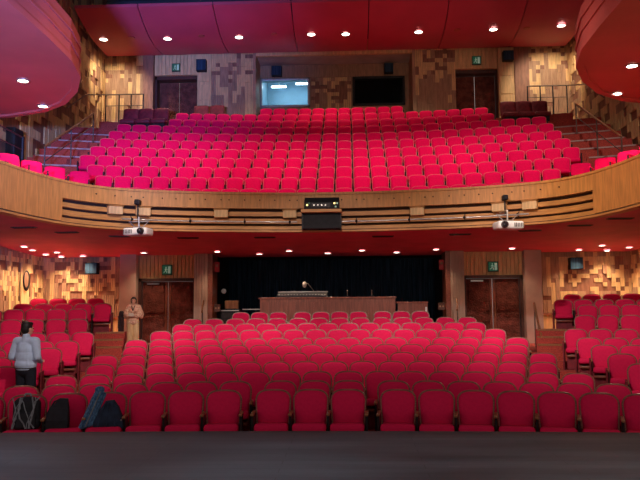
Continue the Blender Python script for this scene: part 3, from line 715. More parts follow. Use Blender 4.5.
# ---------------------------------------------------------------- fittings on the balcony front
for i, x in enumerate((-5.35, -4.75, -2.78, -1.05, 2.5, 4.45, 5.2)):
    p, n = parpoint(x); rz = math.atan2(n.x, -n.y)
    q = p + n * .20
    o = empty('cover_box', (q.x, q.y, 4.53), rz, f'pale oak cover box on the balcony front, {ORD[i + 1]} from the left', 'cover box', 'oak cover boxes on the balcony front')
    bm = bmesh.new(); box(bm, (0, 0, .11), (.36, .16, .20), .01, 1); link('box_body', bm, M['pale'], o)
    bm = bmesh.new(); box(bm, (0, .0, .225), (.40, .19, .02), .005, 1); link('box_lid', bm, M['wood2'], o)
for s, (xa, xb), lab in ((-1, (-5.3, -.75), 'left'), (1, (.48, 5.1), 'right')):
    o = empty('lighting_bar', (0, 0, 0), 0, f'thin metal lighting bar along the balcony front, {lab} of the equipment shelf', 'lighting bar', 'lighting bars on the balcony front')
    pts = []
    for i in range(19):
        p, n = parpoint(xa + (xb - xa) * i / 18); q = p + n * .34
        if not pts or (Vector((q.x, q.y, 4.42)) - Vector(pts[-1])).length > .1: pts.append((q.x, q.y, 4.42))
    bm = bmesh.new(); path(bm, pts, .022, 8); link('bar', bm, M['steel'], o, smooth=.8)
    for i in (1, 7, 12, 17):
        p, n = parpoint(xa + (xb - xa) * i / 18); a = p + n * .15; b = p + n * .36
        bm = bmesh.new(); tube(bm, (a.x, a.y, 4.36), (b.x, b.y, 4.42), .014); tube(bm, (a.x, a.y, 4.52), (b.x, b.y, 4.42), .014); ball(bm, (b.x, b.y, 4.42), (.035, .035, .035), 10); link('bracket', bm, M['dark'], o)
# equipment shelf with control box
o = empty('equipment_shelf', (-.13, 18.72, 4.2), 0, 'oak shelf bracketed out from the middle of the balcony front', 'shelf')
bm = bmesh.new(); bxa(bm, -.53, .53, -.30, .24, .425, .51, .012); link('shelf_board', bm, M['wood2'], o)
bm = bmesh.new(); bxa(bm, -.49, .49, -.14, .22, .02, .425, .01); link('under_box', bm, M['black'], o)
for q in (-.35, -.05, .25):
    bm = bmesh.new(); tube(bm, (q, -.16, .2), (q, -.14, .2), .07, .07, 14); tube(bm, (q, -.165, .2), (q, -.16, .2), .045, .045, 14); link('socket', bm, M['black'], o)
for q in (-1, 1):
    bm = bmesh.new(); bxa(bm, q * .5 - .015, q * .5 + .015, -.2, .22, .0, .45); link('side_bracket', bm, M['dark'], o)
o = empty('lighting_control_box', (-.12, 18.70, 4.712), 0, 'black control box with small lights on the oak shelf of the balcony front', 'control box')
bm = bmesh.new(); loft(bm, [[(-.46, -.16, 0), (.46, -.16, 0), (.46, .2, 0), (-.46, .2, 0)], [(-.46, -.15, .2), (.46, -.15, .2), (.46, .2, .2), (-.46, .2, .2)], [(-.45, .02, .34), (.45, .02, .34), (.45, .2, .34), (-.45, .2, .34)]]); link('case', bm, M['black'], o)
bm = bmesh.new(); bxa(bm, -.28, .22, -.166, -.156, .06, .17, .003); link('front_panel', bm, M['dark'], o)
for x, z, m in ((-.38, .12, 'led'), (-.33, .17, 'green'), (.33, .16, 'led'), (.40, .16, 'pict'), (.36, .07, 'pict')):
    bm = bmesh.new(); bxa(bm, x - .022, x + .022, -.172, -.152, z - .02, z + .02); link('indicator_lamp', bm, M[m], o)
for q in (-.2, -.1, 0, .1):
    bm = bmesh.new(); tube(bm, (q, -.17, .115), (q, -.185, .115), .022, .018, 12); link('knob', bm, M['steel'], o)
# projectors hung below the bar, small cameras above
for s, (x, y), lab in ((-1, (-4.70, 17.75), 'left'), (1, (4.40, 17.35), 'right')):
    o = empty('projector', (x, y, 3.96), math.radians(10) * s, f'white projector hung under the {lab} end of the balcony front', 'projector', 'projectors on the balcony front')
    bm = bmesh.new(); box(bm, (0, 0, .13), (.64, .44, .19), .05, 3); link('case', bm, M['white'], o, smooth=.9)
    lx = .18 if s < 0 else -.18
    bm = bmesh.new(); tube(bm, (lx, -.21, .13), (lx, -.30, .13), .085, .075, 20); lens = link('lens_barrel', bm, M['dark'], o)
    bm = bmesh.new(); ball(bm, (lx, -.295, .13), (.062, .02, .062), 14); link('lens', bm, M['lens'], lens, smooth=True)
    bm = bmesh.new()
    for q in range(6): bxa(bm, (-lx) + -.11 + q * .04, (-lx) + -.09 + q * .04, -.226, -.215, .08, .18)
    link('vent_grille', bm, M['dark'], o)
    bm = bmesh.new(); box(bm, (0, .03, .245), (.22, .22, .035), .008, 1); tube(bm, (0, .03, .25), (0, .03, .52), .025); tube(bm, (-.28, .03, .40), (.28, .03, .40), .016); tube(bm, (-.26, .03, .40), (-.1, .03, .25), .012); tube(bm, (.26, .03, .40), (.1, .03, .25), .012); tube(bm, (0, .03, .5), (0, .5, .5), .022); link('mount_bracket', bm, M['steel'], o)
    p, n = parpoint(-4.85 if s < 0 else 4.66); q = p + n * .32
    o = empty('spot_camera', (q.x, q.y, 4.42), 0, f'small dark camera on a short pole above the {lab} projector', 'camera', 'cameras on the balcony front')
    bm = bmesh.new(); tube(bm, (0, 0, .02), (0, 0, .36), .02); link('pole', bm, M['dark'], o)
    bm = bmesh.new(); box(bm, (0, -.02, .44), (.13, .2, .13), .02, 2); cam_b = link('camera_body', bm, M['black'], o)
    bm = bmesh.new(); tube(bm, (0, -.12, .44), (0, -.17, .44), .045, .05, 14); link('lens', bm, M['lens'], cam_b)
# slot vents in the soffit
for i, (x, y) in enumerate(((-7.37, 17.2), (-6.78, 18.4), (-5.71, 19.44), (-3.92, 19.87), (-1.77, 19.95), (1.52, 20.02), (3.63, 19.83), (5.4, 19.3), (6.4, 18.28), (6.9, 16.94))):
    rz = (0, 0, .25, .1, 0, 0, -.1, -.25, 0, 0)[i]
    o = empty('slot_vent', (x, y, zsof(y) - .002), rz, f'dark slot vent in the red balcony soffit, {ORD[i + 1]} from the left', 'vent', 'slot vents in the balcony soffit')
    bm = bmesh.new(); bxa(bm, -.30, .30, -.09, .09, -.02, 0, .006); link('vent_frame', bm, M['frame'], o)
    bm = bmesh.new()
    for q in range(3): bxa(bm, -.27, .27, -.06 + q * .05, -.035 + q * .05, -.028, -.02)
    link('vent_slat', bm, M['black'], o)
for i, x in enumerate((-8.0, -5.2, -2.3, 4.9, 7.6)):
    bm = bmesh.new(); tube(bm, (x, 27.5, canz(27.5) - .03), (x, 27.5, canz(27.5) + .01), .13, .13, 16)
    tag(link('sprinkler_plate', bm, M['gallery']), f'small round plate in the red canopy, {ORD[i + 1]} from the left', 'ceiling plate', 'round plates in the canopy')

# ---------------------------------------------------------------- speakers, signs, alarms
def speaker(x, y, z, w, h, lab):
    o = empty('wall_speaker', (x, y, z), 0, lab, 'speaker', 'black wall speakers')
    bm = bmesh.new(); box(bm, (0, 0, 0), (w, .26, h), .015, 2); link('cabinet', bm, M['black'], o)
    bm = bmesh.new(); box(bm, (0, -.135, 0), (w * .9, .012, h * .9), .004, 1); link('grille', bm, M['curtain'], o)
    bm = bmesh.new(); bxa(bm, -.04, .04, .12, .24, -.05, .05); link('wall_bracket', bm, M['dark'], o)
speaker(-8.13, 24.02, 3.57, .42, .39, 'black square speaker on the timber wall left of the stalls doors')
speaker(8.02, 24.02, 3.57, .42, .39, 'black square speaker on the timber wall right of the stalls doors')
speaker(-5.62, 29.55, 12.5, .42, .50, 'black speaker on the pillar beside the left balcony doors')
speaker(7.30, 29.55, 12.62, .44, .42, 'black speaker on the pillar beside the right balcony doors')
speaker(-2.56, 31.02, 12.68, .46, .44, 'black speaker above the lit projection window')
speaker(2.40, 31.02, 12.70, .40, .44, 'black speaker above the unlit projection window')
def exit_sign(x, y, z, w, h, lab):
    o = empty('exit_sign', (x, y, z), 0, lab, 'exit sign', 'green exit signs')
    bm = bmesh.new(); box(bm, (0, 0, 0), (w, .07, h), .008, 1); link('sign_case', bm, M['dark'], o)
    bm = bmesh.new(); bxa(bm, -w * .45, w * .45, -.042, -.034, -h * .43, h * .43); link('sign_face', bm, M['green'], o)
    bm = bmesh.new()                                   # running figure leaving through a doorway
    k = h; Y = -.046
    bxa(bm, w * .12, w * .36, Y, Y + .006, -h * .34, h * .34)
    ball(bm, (-w * .08, Y, h * .24), (h * .07, .004, h * .07), 10)
    for a, b in (((-.06, .14), (-.12, -.06)), ((-.12, -.06), (.02, -.16)), ((.02, -.16), (-.02, -.32)), ((-.12, -.06), (-.2, -.2)), ((-.2, -.2), (-.32, -.24)), ((-.06, .12), (-.22, .04)), ((-.06, .12), (.06, .0))):
        tube(bm, (a[0] * k, Y, a[1] * k), (b[0] * k, Y, b[1] * k), h * .035, None, 6)
    link('running_figure', bm, M['pict'], o)
exit_sign(-5.50, 23.76, 3.48, .34, .34, 'green exit sign above the left stalls doors')
exit_sign(5.27, 23.76, 3.48, .34, .34, 'green exit sign above the right stalls doors')
exit_sign(-6.80, 29.90, 12.56, .36, .36, 'green exit sign above the left balcony doors')
exit_sign(6.05, 29.90, 12.58, .38, .38, 'green exit sign above the right balcony doors')
for s, sd in ((-1, 'left'), (1, 'right')):
    o = empty('fire_alarm', (-3.855 if s < 0 else 3.615, 23.95, 3.57), 0, f'small red fire alarm box on the {sd} edge of the control bay', 'fire alarm', 'red alarm boxes of the control bay')
    bm = bmesh.new(); box(bm, (0, 0, 0), (.16, .1, .34), .015, 2); link('alarm_case', bm, M['alarm'], o)
    bm = bmesh.new(); tube(bm, (0, -.05, .05), (0, -.07, .05), .05, .04, 14); link('alarm_bell', bm, M['mid'], o)
    o = empty('outlet_plate', (-3.80 if s < 0 else 3.56, 23.72, 2.2), 0, f'brown socket plate on the {sd} side of the dark control bay', 'outlet', 'socket plates of the control bay')
    bm = bmesh.new(); box(bm, (0, 0, 0), (.22, .05, .24), .01, 1); link('plate', bm, M['frame'], o)
    for q in (-.05, .05):
        bm = bmesh.new(); tube(bm, (q, -.02, 0), (q, -.032, 0), .03, .03, 12); link('socket', bm, M['mid'], o)
    # oval sconce on a pale board of the side wall
    o = empty('wall_sconce', (s * 9.80, 22.7, 3.12), 0, f'dark oval wall sconce on a pale board of the {sd} stalls wall', 'wall sconce', 'oval sconces of the stalls walls')
    bm = bmesh.new(); box(bm, (s * .03, 0, -.1), (.05, .55, 1.3), .01, 1); link('backing_board', bm, M['pale'], o)
    bm = bmesh.new(); ball(bm, (-s * .02, 0, 0), (.06, .24, .33), 20); link('shade', bm, M['dark'], o, smooth=True)
    bm = bmesh.new(); ball(bm, (-s * .03, -.07, .02), (.065, .15, .27), 18); link('diffuser', bm, M['mid'], o, smooth=True)
    # handrail posts by the doors
    o = empty('handrail', (s * 3.98 if s < 0 else 3.85, 22.2, REAR), 0, f'short wooden handrail beside the {sd} edge of the control bay', 'handrail', 'short wooden handrails')
    bm = bmesh.new(); path(bm, [(-s * .05, -.3, 1.08), (0, 0, 1.22), (s * .03, .3, 1.42)], .03); link('rail', bm, M['arm'], o, smooth=.8)
    bm = bmesh.new(); tube(bm, (0, 0, 0), (0, 0, 1.22), .02); link('post', bm, M['rail'], o)
    # stair rail by the aisle steps
    o = empty('step_handrail', (0, 0, 0), 0, f'sloping wooden handrail at the {sd} aisle steps', 'handrail', 'sloping handrails of the aisle steps')
    def at(r, a): return (r * math.sin(a), CY + r * math.cos(a))
    a_ = s * (5.20 / 22.5)
    p0 = (s * 5.40, 18.5); p1 = (s * 5.6, 19.6); p2 = (s * 5.92, 21.2)
    if s > 0:
        bm = bmesh.new(); path(bm, [(*p0, 1.35), (*p1, 1.75), (*p2, 2.25)], .035); link('rail', bm, M['arm'], o, smooth=.8)
        for p, z in ((p0, 1.35), (p2, 2.25)):
            bm = bmesh.new(); tube(bm, (*p, .8), (*p, z), .02); link('post', bm, M['rail'], o)
    else: bpy.data.objects.remove(o)

# ---------------------------------------------------------------- control bay furniture
o = empty('control_desk', (-.12, 22.75, REAR), 0, 'long cherry wood control desk standing behind the last stalls row', 'desk')
bm = bmesh.new(); bxa(bm, -2.1, 2.1, -.32, -.28, .02, 1.46); 
for q in range(15): bxa(bm, -2.09 + q * .28, -2.09 + q * .28 + .27, -.335, -.32, .06, 1.36)
link('front_panel', bm, M['console'], o)
bm = bmesh.new(); bxa(bm, -2.14, 2.14, -.36, .42, 1.46, 1.51, .01); link('worktop', bm, M['console'], o)
for q in (-2.1, 2.06):
    bm = bmesh.new(); bxa(bm, q, q + .04, -.28, .4, .02, 1.46); link('side_panel', bm, M['console'], o)
o = empty('side_desk', (2.52, 22.8, REAR), 0, 'lower cherry wood desk joined to the right end of the control desk', 'desk')
bm = bmesh.new(); bxa(bm, -.46, .46, -.32, -.28, .02, 1.30)
for q in range(4): bxa(bm, -.45 + q * .228, -.45 + q * .228 + .218, -.335, -.32, .06, 1.22)
link('front_panel', bm, M['console'], o)
bm = bmesh.new(); bxa(bm, -.48, .48, -.35, .40, 1.30, 1.345, .008); link('worktop', bm, M['console'], o)
bm = bmesh.new(); bxa(bm, .42, .46, -.28, .38, .02, 1.30); link('side_panel', bm, M['console'], o)
bm = bmesh.new(); bxa(bm, .38, .44, -.352, -.335, .95, 1.18, .004); link('switch_plate', bm, M['white'], o)
o = empty('mixing_console', (-.92, 22.75, REAR + 1.512), 0, 'long dark sound mixing console on the cherry control desk', 'mixing console')
bm = bmesh.new(); loft(bm, [[(-.78, -.26, 0), (.78, -.26, 0), (.78, .3, 0), (-.78, .3, 0)], [(-.78, -.26, .06), (.78, -.26, .06), (.78, .3, .16), (-.78, .3, .16)]]); link('console_body', bm, M['dark'], o)
bm = bmesh.new(); bxa(bm, -.80, .80, .26, .31, .16, .20, .006); link('meter_bridge', bm, M['steel'], o)
for q in range(16):
    bm = bmesh.new(); bxa(bm, -.72 + q * .096 - .015, -.72 + q * .096 + .015, -.20, -.15, .062, .092); link('fader', bm, M['white'] if q % 3 == 0 else M['steel'], o)
o = empty('desk_lamp', (-.62, 23.02, REAR + 1.515), 0, 'small lamp with a pale oval head on a bent arm behind the mixing console', 'lamp')
bm = bmesh.new(); tube(bm, (.1, .1, 0), (.1, .1, .02), .09, .08, 16); link('base', bm, M['dark'], o)
bm = bmesh.new(); path(bm, [(.1, .1, .02), (.02, .1, .24), (-.14, .10, .44), (-.2, .08, .46)], .011); link('arm', bm, M['steel'], o)
bm = bmesh.new(); ball(bm, (-.25, .07, .41), (.07, .05, .10), 14); link('lamp_head', bm, M['white'], o, smooth=True)
for i, x in enumerate((.50, 1.27)):
    o = empty('gooseneck_microphone', (x, 22.8, REAR + 1.512), 0, f'small gooseneck microphone on the control desk, {["nearer", "farther"][i]} from the mixing console', 'microphone', 'gooseneck microphones')
    bm = bmesh.new(); box(bm, (0, 0, .018), (.12, .14, .034), .01, 2); link('base', bm, M['dark'], o)
    bm = bmesh.new(); path(bm, [(0, .03, .03), (0, .03, .12), (0, 0, .18), (0, -.06, .2)], .008); link('neck', bm, M['steel'], o)
    bm = bmesh.new(); ball(bm, (0, -.07, .2), (.018, .03, .018), 10); link('mic_head', bm, M['white'] if i == 0 else M['steel'], o)
o = empty('equipment_rack', (-3.42, 24.2, REAR), 0, 'dark equipment rack with a tan lid at the left of the control bay', 'equipment rack')
bm = bmesh.new(); box(bm, (0, 0, .58), (.62, .5, 1.14), .015, 2); link('cabinet', bm, M['black'], o)
bm = bmesh.new(); box(bm, (.02, 0, 1.31), (.42, .3, .27), .012, 2); link('lid_box', bm, M['brn'], o)
bm = bmesh.new(); bxa(bm, -.28, .30, -.30, -.262, 1.10, 1.13); link('front_rail', bm, M['steel'], o)
for q in range(4):
    bm = bmesh.new(); bxa(bm, -.26, .26, -.262, -.252, .2 + q * .22, .38 + q * .22); link('rack_unit', bm, M['dark'], o)
o = empty('folding_table', (-2.72, 24.3, REAR), 0, 'small dark table between the equipment rack and the control desk', 'table')
bm = bmesh.new(); box(bm, (0, 0, 1.15), (.6, .5, .03), .006, 1); link('table_top', bm, M['steel'], o)
for q in (-.26, .26):
    for r_ in (-.2, .2):
        bm = bmesh.new(); tube(bm, (q, r_, 0), (q, r_, 1.14), .015); link('leg', bm, M['dark'], o)
o = empty('wall_clock', (-3.86, 24.6, 2.78), 0, 'small pale round gauge on the left wall of the control bay', 'gauge')
bm = bmesh.new(); tube(bm, (0, 0, 0), (.09, 0, 0), .03); link('bracket', bm, M['dark'], o)
bm = bmesh.new(); tube(bm, (.12, -.03, 0), (.12, .01, 0), .085, .085, 20); link('dial', bm, M['steel'], o)

# ---------------------------------------------------------------- balcony railings, landings, tables
for s, sd in ((-1, 'left'), (1, 'right')):
    struct_box(f'floor_landing_{sd}', f'raised side landing along the {sd} wall of the balcony arm', 'floor', min(s * 8.35, s * 9.92), max(s * 8.35, s * 9.92), 8.2, 19.3, BZ, 5.85, M['carpet'])
    o = empty('landing_railing', (0, 0, 0), 0, f'dark metal railing along the raised landing in the {sd} side box', 'railing', 'balcony side railings')
    for z in (6.93, 6.58, 6.22):
        bm = bmesh.new(); tube(bm, (s * 8.42, 9, z), (s * 8.42, 19.25, z), .022 if z > 6.8 else .014); link('rail', bm, M['rail'], o)
    for y in (9, 10.7, 12.4, 14.1, 15.8, 17.5, 19.22):
        bm = bmesh.new(); tube(bm, (s * 8.42, y, 5.85), (s * 8.42, y, 6.95), .05 if y > 19 else .025); link('post', bm, M['dark'], o)
    # sloping stair rail
    o = empty('stair_handrail', (0, 0, 0), 0, f'wooden stair handrail on posts climbing the {sd} balcony stairs', 'handrail', 'balcony stair handrails')
    pts = []
    for k in (2.2, 4.4, 6.6):
        r = B1 + DB * k; x = s * 8.5; y = BY + math.sqrt(r * r - x * x); zf = BZ + DZ * k + .3
        pts.append((x, y, zf + 1.0))
        bm = bmesh.new(); tube(bm, (x, y, zf - .2), (x, y, zf + 1.0), .022); link('post', bm, M['rail'], o)
    bm = bmesh.new(); path(bm, pts, .034); link('rail', bm, M['arm'], o, smooth=.8)
    bm = bmesh.new(); path(bm, [(a, b, c - .45) for a, b, c in pts], .015); link('lower_rail', bm, M['rail'], o)
    # gangway railing at the top
    o = empty('gangway_railing', (0, 0, 0), 0, f'tall dark railing in the {sd} corner of the top gangway', 'railing', 'top gangway railings')
    zb = BZ + DZ * 10
    xs_ = [7.75, 8.25, 8.75, 9.3]
    for z in (1.42, .95):
        bm = bmesh.new(); tube(bm, (s * xs_[0], 28.35, zb + z), (s * xs_[-1], 28.35, zb + z), .026 if z > 1.2 else .016); link('rail', bm, M['rail'], o)
    for x in xs_:
        bm = bmesh.new(); tube(bm, (s * x, 28.35, zb), (s * x, 28.35, zb + 1.42), .026); link('post', bm, M['dark'], o)
    bm = bmesh.new(); path(bm, [(s * 9.3, 28.35, zb + 1.42), (s * 9.45, 26.6, zb + .9), (s * 9.5, 24.9, zb - .1)], .024); link('sloping_rail', bm, M['rail'], o)
    # small tables between the loose chairs
    for i, (x, y) in enumerate(((7.62, 18.2), (7.95, 17.2))):
        if s > 0 and i == 1: continue
        o = empty('side_table', (s * x, y, 5.0), 0, ['small pale topped side table next to the first loose armchair', 'small side table between the second and third loose armchairs'][i] + f' in the {sd} side box', 'side table', 'side tables in the side boxes')
        bm = bmesh.new(); tube(bm, (0, 0, .70), (0, 0, .73), .25, .25, 24); link('table_top', bm, M['nose'], o)
        bm = bmesh.new(); tube(bm, (0, 0, .02), (0, 0, .7), .025); link('stem', bm, M['dark'], o)
        bm = bmesh.new(); tube(bm, (0, 0, 0), (0, 0, .02), .16, .15, 20); link('foot', bm, M['dark'], o)
# dark wall speaker panels of the side walls above the balcony
for s, sd in ((-1, 'left'), (1, 'right')):
    o = empty('wall_speaker', (s * 9.75, 21.5, 7.3), s * -PI / 2, f'tall dark speaker on the {sd} wall under the upper gallery', 'speaker', 'black wall speakers')
    bm = bmesh.new(); box(bm, (0, 0, 0), (.6, .28, .95), .02, 2); link('cabinet', bm, M['dark'], o)
    bm = bmesh.new(); box(bm, (0, -.145, 0), (.54, .012, .88), .004, 1); link('grille', bm, M['black'], o)

# ---------------------------------------------------------------- people
def fuse(o, voxel, it=4, fac=.5):
    md = o.modifiers.new('r', 'REMESH'); md.mode = 'VOXEL'; md.voxel_size = voxel; md.use_smooth_shade = True
    if it:
        ms = o.modifiers.new('s', 'SMOOTH'); ms.factor = fac; ms.iterations = it
    dg = bpy.context.evaluated_depsgraph_get(); me = bpy.data.meshes.new_from_object(o.evaluated_get(dg))
    mats = list(o.data.materials); o.modifiers.clear(); o.data = me
    me.materials.clear()
    for m in mats: me.materials.append(m)
    for p in me.polygons: p.use_smooth = True; p.material_index = 0
    return o
def hand(bm, wrist, d, palm_n, s=1.):
    """palm, four unequal bent fingers and a thumb from the side of the palm; d = hand direction, palm_n = way the palm faces"""
    d = Vector(d).normalized(); n = Vector(palm_n); n = (n - d * n.dot(d)).normalized(); u = d.cross(n)
    w = Vector(wrist)
    for q in (-.03, -.01, .01, .03):
        capsule(bm, w + u * q * .5 * s, w + d * .085 * s + u * q * s, .013 * s, .012 * s, 8, 3)
    for q, L in ((-.033, .062), (-.011, .074), (.011, .070), (.032, .054)):
        a = w + d * .085 * s + u * q * s; b = a + (d * .9 + n * .35).normalized() * L * .5 * s; c = b + (d * .5 + n * .85).normalized() * L * .5 * s
        capsule(bm, a, b, .0098 * s, .009 * s, 8, 3); capsule(bm, b, c, .009 * s, .0075 * s, 8, 3)
    a = w + d * .025 * s - u * .03 * s; b = a + (d * .6 - u * .7 + n * .35).normalized() * .045 * s; c = b + (d * .9 + n * .4).normalized() * .034 * s
    capsule(bm, a, b, .012 * s, .0105 * s, 8, 3); capsule(bm, b, c, .0105 * s, .008 * s, 8, 3)
def person(label, loc, rz, H, elbows, hands, hdirs, hnorm, turn, female, cloth):
    o = empty('person', loc, rz, label, 'person'); k = H / 1.72
    V3 = lambda x, y, z: Vector((x * k, y * k, z * k))
    sw = .168 if female else .188; hipw = .092
    hips = [V3(-hipw, 0, .90), V3(hipw, 0, .90)]; knees = [V3(-.10, -.02, .49), V3(.10, -.015, .49)]; ank = [V3(-.105, .02, .085), V3(.11, .02, .085)]
    sh = [V3(-sw, .01, 1.39), V3(sw, .01, 1.39)]; el = [V3(*e) for e in elbows]; ha = [V3(*h) for h in hands]
    hc = V3(0, -.015, 1.60); Rt = Matrix.Rotation(turn, 3, 'Z')
    hp = lambda x, y, z: hc + Rt @ (Vector((x, y, z)) * k)
    def torso(bm, g):
        ball(bm, V3(0, .005, .93), ((.155 + g) * k, (.105 + g) * k, .13 * k), 20); ball(bm, V3(0, 0, 1.08), ((.135 + g) * k, (.095 + g) * k, .16 * k), 20)
        ball(bm, V3(0, .01, 1.25), ((.155 + g) * k, (.108 + g) * k, .17 * k), 20); capsule(bm, sh[0] + V3(.03, 0, 0), sh[1] - V3(.03, 0, 0), (.058 + g) * k, (.058 + g) * k, 14, 8)
        if female: ball(bm, V3(-.06, -.085, 1.24), ((.06 + g) * k,) * 3, 14); ball(bm, V3(.06, -.085, 1.24), ((.06 + g) * k,) * 3, 14)
    bm = bmesh.new(); torso(bm, 0)
    capsule(bm, V3(0, .02, 1.38), hp(0, .02, -.06), .058 * k, .052 * k)
    for i in (0, 1):
        capsule(bm, sh[i], el[i], .050 * k, .040 * k); capsule(bm, el[i], ha[i], .040 * k, .026 * k); hand(bm, ha[i], hdirs[i], hnorm[i], k)
        capsule(bm, hips[i], knees[i], .082 * k, .056 * k); capsule(bm, knees[i], ank[i], .054 * k, .036 * k)
        ball(bm, ank[i] + V3(0, -.07, -.05), (.04 * k, .12 * k, .036 * k), 14)
    ball(bm, hp(0, .012, .025), (.076 * k, .094 * k, .098 * k), 24, 0, Rt); ball(bm, hp(0, -.022, -.045), (.058 * k, .068 * k, .075 * k), 20, 0, Rt)
    ball(bm, hp(0, -.045, -.092), (.026 * k, .026 * k, .02 * k), 12, 0, Rt)
    capsule(bm, hp(0, -.082, .015), hp(0, -.108, -.028), .010 * k, .016 * k, 10); 
    for q in (-1, 1):
        ball(bm, hp(q * .076, .015, -.005), (.014 * k, .026 * k, .034 * k), 12, 0, Rt); ball(bm, hp(q * .03, -.082, .028), (.024 * k, .012 * k, .008 * k), 10, 0, Rt)
    ball(bm, hp(0, -.088, -.062), (.026 * k, .011 * k, .007 * k), 10, 0, Rt); ball(bm, hp(0, -.087, -.074), (.022 * k, .011 * k, .007 * k), 10, 0, Rt)
    body = fuse(link('body', bm, M['skin'], o), .0068, 3)
    for q in (-1, 1):
        bm = bmesh.new(); ball(bm, hp(q * .031, -.0835, .012), (.012 * k, .006 * k, .0075 * k), 12, 0, Rt); link('eye', bm, M['eye'], o)
    bm = bmesh.new(); bm2 = None
    # hair cap
    ball(bm, hp(0, .025, .045), (.086 * k, .098 * k, .094 * k), 24, 0, Rt); ball(bm, hp(0, .055, -.005), (.080 * k, .068 * k, .085 * k), 20, 0, Rt)
    ball(bm, hp(0, -.045, .088), (.066 * k, .045 * k, .036 * k), 16, 0, Rt)
    if female:
        for q in (-1, 1): capsule(bm, hp(q * .074, -.015, .05), hp(q * .076, .03, -.06), .026 * k, .022 * k)
        ball(bm, hp(0, .09, -.03), (.05 * k, .04 * k, .05 * k), 14, 0, Rt)
    else:
        for q in (-1, 1): capsule(bm, hp(q * .072, .0, .05), hp(q * .07, .02, .0), .018 * k, .012 * k)
    fuse(link('hair', bm, M['hair'], o), .009, 2)
    cloth(o, V3, k, torso, sh, el, ha, hips, knees, ank)
    for i in (0, 1):
        bm = bmesh.new(); ball(bm, ank[i] + V3(0, -.075, -.048), (.049 * k, .142 * k, .040 * k), 18); ball(bm, ank[i] + V3(0, .01, -.03), (.046 * k, .055 * k, .058 * k), 14); box(bm, ank[i] + V3(0, -.06, -.077), (.085 * k, .26 * k, .016 * k), .006, 1)
        sh_ = fuse(link('shoe', bm, M['shoe'], o), .009, 2)
    return o
def man_cloth(o, V3, k, torso, sh, el, ha, hips, knees, ank):
    bm = bmesh.new(); torso(bm, .022)
    ball(bm, V3(0, .01, 1.0), (.20 * k, .145 * k, .13 * k), 20); ball(bm, V3(0, .01, 1.13), (.198 * k, .14 * k, .17 * k), 20)
    capsule(bm, V3(0, .025, 1.40), V3(0, .018, 1.475), .074 * k, .066 * k)
    for i in (0, 1):
        capsule(bm, sh[i], el[i], .074 * k, .062 * k); capsule(bm, el[i], el[i].lerp(ha[i], .9), .062 * k, .042 * k)
        a, b = sh[i], el[i]
    for q in range(5): capsule(bm, V3(-.12 + .06 * q, .122, .99 + .02 * (q % 2)), V3(-.10 + .05 * q, .112, 1.14 + .03 * (q % 3)), .014 * k, .008 * k, 8)
    fuse(link('shirt', bm, M['shirt'], o), .0105, 3)
    bm = bmesh.new(); ball(bm, V3(0, .005, .90), (.175 * k, .125 * k, .12 * k), 20)
    for i in (0, 1):
        capsule(bm, hips[i], knees[i], .100 * k, .078 * k); capsule(bm, knees[i], ank[i] + V3(0, 0, -.01), .078 * k, .066 * k)
    fuse(link('trousers', bm, M['trouser'], o), .0105, 3)
    bm = bmesh.new(); loft(bm, [[(.178 * k * math.cos(a) * f, (.005 + .128 * math.sin(a) * f) * k, z * k) for a in [2 * PI * i / 28 for i in range(28)]] for f, z in ((1.0, .925), (1.03, .925), (1.03, .955), (1.0, .955))], False, False); link('belt', bm, M['shoe'], o)
def woman_cloth(o, V3, k, torso, sh, el, ha, hips, knees, ank):
    bm = bmesh.new(); torso(bm, .022)
    ball(bm, V3(0, .0, .98), (.19 * k, .14 * k, .14 * k), 20); ball(bm, V3(0, .0, .86), (.20 * k, .15 * k, .09 * k), 20)
    for i in (0, 1):
        capsule(bm, sh[i], el[i], .078 * k, .088 * k); capsule(bm, el[i], el[i].lerp(ha[i], .62), .088 * k, .085 * k)
        ball(bm, el[i] + V3(0, 0, -.06), (.075 * k, .085 * k, .10 * k), 14)
    fuse(link('blouse', bm, M['blouse'], o), .011, 3)
    bm = bmesh.new(); ball(bm, V3(0, 0, .88), (.18 * k, .13 * k, .11 * k), 20)
    for i in (0, 1):
        capsule(bm, hips[i], knees[i], .105 * k, .10 * k); capsule(bm, knees[i], ank[i] + V3(0, 0, .03), .10 * k, .098 * k)
    fuse(link('wide_trousers', bm, M['skirt'], o), .0115, 3)
    bm = bmesh.new()                                    # dark neckline band
    for q in (-1, 1): capsule(bm, V3(q * .055, -.085, 1.42), V3(0, -.16, 1.26), .016 * k, .013 * k, 10)
    fuse(link('neckline_band', bm, M['coat'], o), .009, 1)
# man in the left aisle, seen from behind, turned a little towards the side seats on his right
pr = math.sqrt(5.05 ** 2 + 15.9 ** 2)
person('man seen from behind in pale blue shirt and dark trousers standing in the left aisle', (-5.03, 12.4, FZ[3]), PI - .22, 1.73,
       [(-.255, .05, 1.13), (.262, .04, 1.13)], [(-.16, -.17, 1.03), (.12, -.20, 1.03)], [(.35, -.9, -.1), (-.45, -.9, .1)], [(0, .1, 1), (0, .1, 1)], -.25, False, man_cloth)
person('woman in a patterned cream blouse and cream trousers standing before the left stalls doors', (-6.06, 21.95, REAR), .12, 1.55,
       [(-.26, .03, 1.14), (.26, .03, 1.14)], [(-.07, -.20, 1.07), (.09, -.20, 1.05)], [(.8, -.45, .05), (-.8, -.45, .1)], [(0, .5, .8), (0, .5, .8)], .1, True, woman_cloth)
